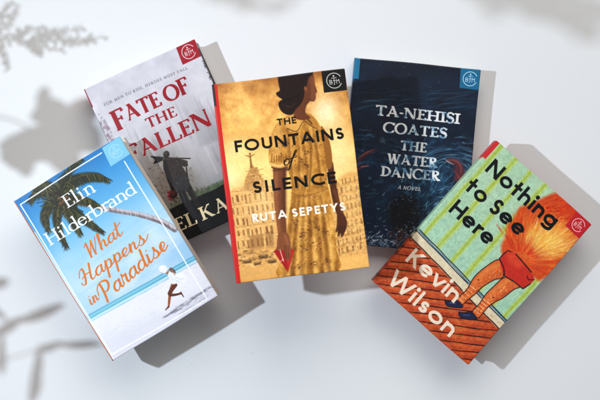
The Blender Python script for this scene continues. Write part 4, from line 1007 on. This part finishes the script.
# ------------------------------------------------------------------ foam blocks that carry the raised books
FOAM, fn, flk, fb = mat('white_foam', (.78, .78, .77), .85, .2)
_tc = fn.new('ShaderNodeTexCoord'); _nz = fn.new('ShaderNodeTexVoronoi'); _nz.inputs['Scale'].default_value = 420
_bp = fn.new('ShaderNodeBump'); _bp.inputs['Strength'].default_value = .25; _bp.inputs['Distance'].default_value = .0008
flk.new(_tc.outputs['Object'], _nz.inputs['Vector']); flk.new(_nz.outputs['Distance'], _bp.inputs['Height']); flk.new(_bp.outputs['Normal'], fb.inputs['Normal'])
def block(px, py, sx, sy, hgt, rot, label):
    b = .0015; V = []; F = []
    for z, i in ((0, b), (b, 0), (hgt - b, 0), (hgt, b)):
        for x, y in ((-sx / 2 + i, -sy / 2 + i), (sx / 2 - i, -sy / 2 + i), (sx / 2 - i, sy / 2 - i), (-sx / 2 + i, sy / 2 - i)): V.append((x, y, z))
    for k in range(3):
        for j in range(4): F.append((k * 4 + j, k * 4 + (j + 1) % 4, k * 4 + 4 + (j + 1) % 4, k * 4 + 4 + j))
    F += [(3, 2, 1, 0), (12, 13, 14, 15)]
    o = mesh_obj('foam_block', V, F, FOAM)
    o.location = at(px, py, 0); o.rotation_euler = (0, 0, rot)
    tag(o, label, 'block', 'foam blocks under the raised books')
block(306, 172, .048, .125, .092, math.radians(7), 'tall white foam block under the golden novel')
block(108, 284, .070, .050, .0345, math.radians(32), 'low white foam block under the sky blue beach novel')
block(488, 276, .070, .050, .0235, math.radians(-41), 'flat white foam block under the mint green novel')

# ------------------------------------------------------------------ cut greenery standing beside the table edge; the key lamp shines through it
LAMP = (-460.0, 105.0, 1020.0)
def through(sx, sy, z):
    """place z units up on the ray that reaches the table at (sx, sy)"""
    t = z / LAMP[2]
    x = sx + (LAMP[0] - sx) * t; y = sy + (LAMP[1] - sy) * t
    return np.array([(x - 300) * S, -(y - 200) * S, z * S])

def plant_material(name, a, b_):
    m, n, l, b = mat(name, a, .55, .35)
    tc = n.new('ShaderNodeTexCoord'); nz = n.new('ShaderNodeTexNoise'); nz.inputs['Scale'].default_value = 60; nz.inputs['Detail'].default_value = 4
    cr = n.new('ShaderNodeValToRGB'); cr.color_ramp.elements[0].color = (*a, 1); cr.color_ramp.elements[1].color = (*b_, 1)
    l.new(tc.outputs['Object'], nz.inputs['Vector']); l.new(nz.outputs['Fac'], cr.inputs['Fac']); l.new(cr.outputs['Color'], b.inputs['Base Color'])
    return m
LEAF = plant_material('leaf_green', (.045, .085, .035), (.10, .14, .06))
STEM = plant_material('stem_brown', (.09, .07, .04), (.16, .12, .07))

def tube_mesh(pts, r0, r1, V, F, n=7):
    q = catmull(pts, 6) if len(pts) > 2 else np.asarray(pts, float); base = len(V)
    for i, p in enumerate(q):
        d = q[min(i + 1, len(q) - 1)] - q[max(i - 1, 0)]; d = d / (np.linalg.norm(d) + 1e-9)
        a = np.cross(d, (0, 0, 1.0)); a = a / np.linalg.norm(a) if np.linalg.norm(a) > 1e-3 else np.array([1.0, 0, 0])
        b = np.cross(d, a); r = r0 + (r1 - r0) * i / (len(q) - 1)
        for k in range(n):
            t = 2 * math.pi * k / n; V.append(p + r * (a * math.cos(t) + b * math.sin(t)))
    for i in range(len(q) - 1):
        for k in range(n):
            F.append((base + i * n + k, base + i * n + (k + 1) % n, base + (i + 1) * n + (k + 1) % n, base + (i + 1) * n + k))
    return q

def leaf_mesh(p, d, up, L, Wd, V, F, curl=.12):
    d = d / np.linalg.norm(d); sd = np.cross(d, up); sd /= np.linalg.norm(sd); nn = np.cross(sd, d)
    base = len(V); n = 8
    for i in range(n + 1):
        t = i / n; w = Wd * .5 * math.sin(math.pi * min(1, t * .97 + .02)) ** .75
        m = p + d * L * t - nn * curl * L * t * t
        V.extend([m + sd * w + nn * w * .3, m, m - sd * w + nn * w * .3])
    for i in range(n):
        a = base + 3 * i; F.extend([(a, a + 1, a + 4, a + 3), (a + 1, a + 2, a + 5, a + 4)])

def sprig(name, base, spine_pts, leaves, label, r=.0016):
    """stem tube through the points, leaves = (start xyz, tip xyz, width m)"""
    root = bpy.data.objects.new(name, None); C.objects.link(root); root.empty_display_size = .02
    tag(root, label, 'plant cutting', 'cuttings standing in vases')
    V, F = [], []
    for k, pts in enumerate(spine_pts): tube_mesh(pts, r * (1 if k == 0 else .6), r * .45, V, F)
    mesh_obj('stem', V, F, STEM, root, True)
    V, F = [], []
    for a, b, w in leaves:
        up = np.array([R.uniform(-.25, .25), R.uniform(-.25, .25), 1.0])
        leaf_mesh(a, b - a, up, np.linalg.norm(b - a), w, V, F)
    mesh_obj('foliage', V, F, LEAF, root, True)
    return root

GLASS, gn, gl, gb = mat('white_ceramic', (.72, .71, .68), .3, .5)
_t = gn.new('ShaderNodeTexCoord'); _n = gn.new('ShaderNodeTexNoise'); _n.inputs['Scale'].default_value = 30
_c = gn.new('ShaderNodeValToRGB'); _c.color_ramp.elements[0].color = (.66, .65, .62, 1); _c.color_ramp.elements[1].color = (.76, .75, .72, 1)
gl.new(_t.outputs['Object'], _n.inputs['Vector']); gl.new(_n.outputs['Fac'], _c.inputs['Fac']); gl.new(_c.outputs['Color'], gb.inputs['Base Color'])
def vase(px, py, hgt, label):
    prof = [(0, 0), (.022, 0), (.026, .004), (.034, hgt * .3), (.030, hgt * .62), (.014, hgt * .86), (.017, hgt), (.0155, hgt), (.012, hgt * .86), (.027, hgt * .6), (.030, hgt * .3), (.0, .008)]
    n = 28; V = []; F = []
    for r, z in prof:
        for k in range(n): V.append((r * math.cos(2 * math.pi * k / n), r * math.sin(2 * math.pi * k / n), z))
    for i in range(len(prof) - 1):
        for k in range(n): F.append((i * n + k, i * n + (k + 1) % n, (i + 1) * n + (k + 1) % n, (i + 1) * n + k))
    o = mesh_obj('vase', V, F, GLASS, None, True); o.location = at(px, py, 0)
    tag(o, label, 'vase', 'vases beside the books')
    return np.array(at(px, py, 0)) + np.array([0, 0, hgt])

def feathery(path, n, lmin, lmax, z, wd=.0035):
    """narrow leaflets along a path given by where its shade falls"""
    q = catmull(path, 10); out = []
    for k in range(n):
        i = R.randrange(len(q) - 1); d = q[i + 1] - q[i]; d = d / np.hypot(*d); s = R.choice((-1, 1)); nv = np.array([-d[1], d[0]]) * s
        l = R.uniform(lmin, lmax) * (1 - .45 * i / len(q)); v = d * R.uniform(.5, 1.1) + nv * R.uniform(.4, .9); v /= np.hypot(*v)
        a = q[i]; b = q[i] + v * l; zz = z + R.uniform(-12, 12)
        out.append((through(*a, zz), through(*b, zz + R.uniform(-8, 8)), wd * R.uniform(.7, 1.4)))
    return out

v1 = vase(-300, 70, .17, 'tall white ceramic vase holding two cuttings at the left table edge')
v2 = vase(-290, 350, .15, 'short white ceramic vase at the lower left table edge')
v3 = vase(120, -215, .26, 'slim white ceramic vase behind the books')

z = 142
def branchlet(p, n, l0, l1, z, w):
    """a side branch with leaflets set alternately along it"""
    q = catmull(p, 12); out = []
    for k in range(n):
        t = (k + .5) / n; i = min(int(t * (len(q) - 1)), len(q) - 2); d = q[i + 1] - q[i]; d = d / np.hypot(*d); s = 1 if k % 2 else -1
        v = d * R.uniform(.5, .8) + np.array([-d[1], d[0]]) * s * R.uniform(.6, .9); v /= np.hypot(*v); l = (l0 + (l1 - l0) * t) * R.uniform(.75, 1.2)
        zz = z + R.uniform(-9, 9); out.append((through(*q[i], zz), through(*(q[i] + v * l), zz + R.uniform(-9, 9)), w * R.uniform(.8, 1.3)))
    return out
main = [(-60, 22), (-20, 33), (20, 41), (60, 40), (108, 37)]
sides = [[(-6, 36), (6, 26), (14, 16), (17, 5)], [(-10, 35), (2, 20), (4, 8), (14, 2)], [(-6, 42), (4, 54), (8, 70)], [(12, 38), (26, 30), (46, 27)], [(18, 40), (40, 46), (66, 52)], [(24, 42), (36, 50), (42, 54)], [(46, 40), (62, 32), (84, 28)], [(60, 40), (78, 43), (94, 41)], [(34, 40), (44, 33), (58, 31)]]
lv = branchlet(main, 36, 12, 6, z, .0036)
for p in sides: lv += branchlet(p, 14, 8, 4.5, z, .0030)
sprig('feathery_sprig', None, [[v1 - [0, 0, .12], v1, through(-60, 22, z)] + [through(x, y, z) for x, y in main[1:]]] + [[through(x, y, z) for x, y in p] for p in sides], lv, 'feathery green cutting leaning out of the tall vase')
z = 240
lv = []
for cx, cy, l, w, a in ((0, 158, 40, 36, -8), (-2, 146, 44, 34, 10), (16, 134, 50, 38, 22), (30, 118, 46, 34, -8), (30, 138, 56, 40, 22), (48, 126, 50, 38, 6), (56, 146, 46, 34, -25), (36, 104, 22, 18, -50), (64, 110, 38, 28, 4), (66, 128, 44, 34, 25), (46, 152, 42, 28, 24), (20, 158, 22, 18, 60)):
    a = math.radians(a); zz = z + R.uniform(-14, 14)
    lv.append((through(cx, cy, zz), through(cx + l * math.cos(a), cy + l * math.sin(a), zz + R.uniform(-6, 6)), w * S * (1 - zz / LAMP[2])))
sprig('broad_leaf_cutting', None, [[v1 - [0, 0, .12], v1, through(-60, 118, z), through(0, 117, z), through(40, 132, z), through(70, 140, z)]], lv, 'broad leaved green cutting leaning out of the tall vase')
z = 240
lv = []
for (ax, ay), (bx, by), w in (((-12, 285), (9, 281), 12), ((-10, 336), (26, 318), 11), ((16, 322), (66, 306), 11), ((34, 352), (64, 343), 8), ((56, 345), (104, 345), 7), ((1, 328), (2, 374), 8), ((40, 344), (33, 404), 11), ((-14, 302), (6, 320), 7)):
    p, q = np.array((ax, ay), float), np.array((bx, by), float); m = (p + q) / 2 + np.array([(q - p)[1], -(q - p)[0]]) * .07
    zz = z + R.uniform(-10, 10)
    lv.append((through(*p, zz), through(*q, zz + R.uniform(-12, 12)), w * S * .82))
    lv.append((through(*m, zz + 3), through(*(q + (q - p) * .06), zz + R.uniform(-12, 12)), w * S * .5))
sprig('drooping_cutting', None, [[v2 - [0, 0, .1], v2, through(-70, 352, z), through(0, 330, z), through(30, 318, z)],
      [through(-70, 352, z), through(-20, 364, z), through(38, 350, z), through(60, 345, z)]], lv, 'slender drooping green cutting in the short vase', .0013)
z = 400
lv = feathery([(470, -20), (486, 0), (496, 14)], 45, 8, 16, z, .008) + feathery([(500, -8), (530, 2), (560, 14), (596, 34)], 130, 12, 26, z, .010) + feathery([(520, -14), (560, -4), (610, 14)], 90, 12, 26, z, .010)
sprig('bushy_cutting', None, [[v3 - [0, 0, .18], v3, through(455, -60, z), through(500, -12, z), through(545, 6, z), through(596, 32, z)], [through(500, -12, z), through(560, -4, z), through(612, 14, z)], [through(455, -60, z), through(480, -8, z), through(494, 12, z)]],
      lv, 'bushy green cutting in the slim vase behind the books')
lv = feathery([(200, -30), (232, -4), (262, 8), (296, -2)], 40, 8, 18, 380, .008)
sprig('bushy_cutting', None, [[v3 - [0, 0, .18], v3, through(200, -40, 380), through(232, -4, 380), through(262, 6, 380), through(290, -2, 380)]], lv, 'small leafy green cutting in the slim vase behind the books')
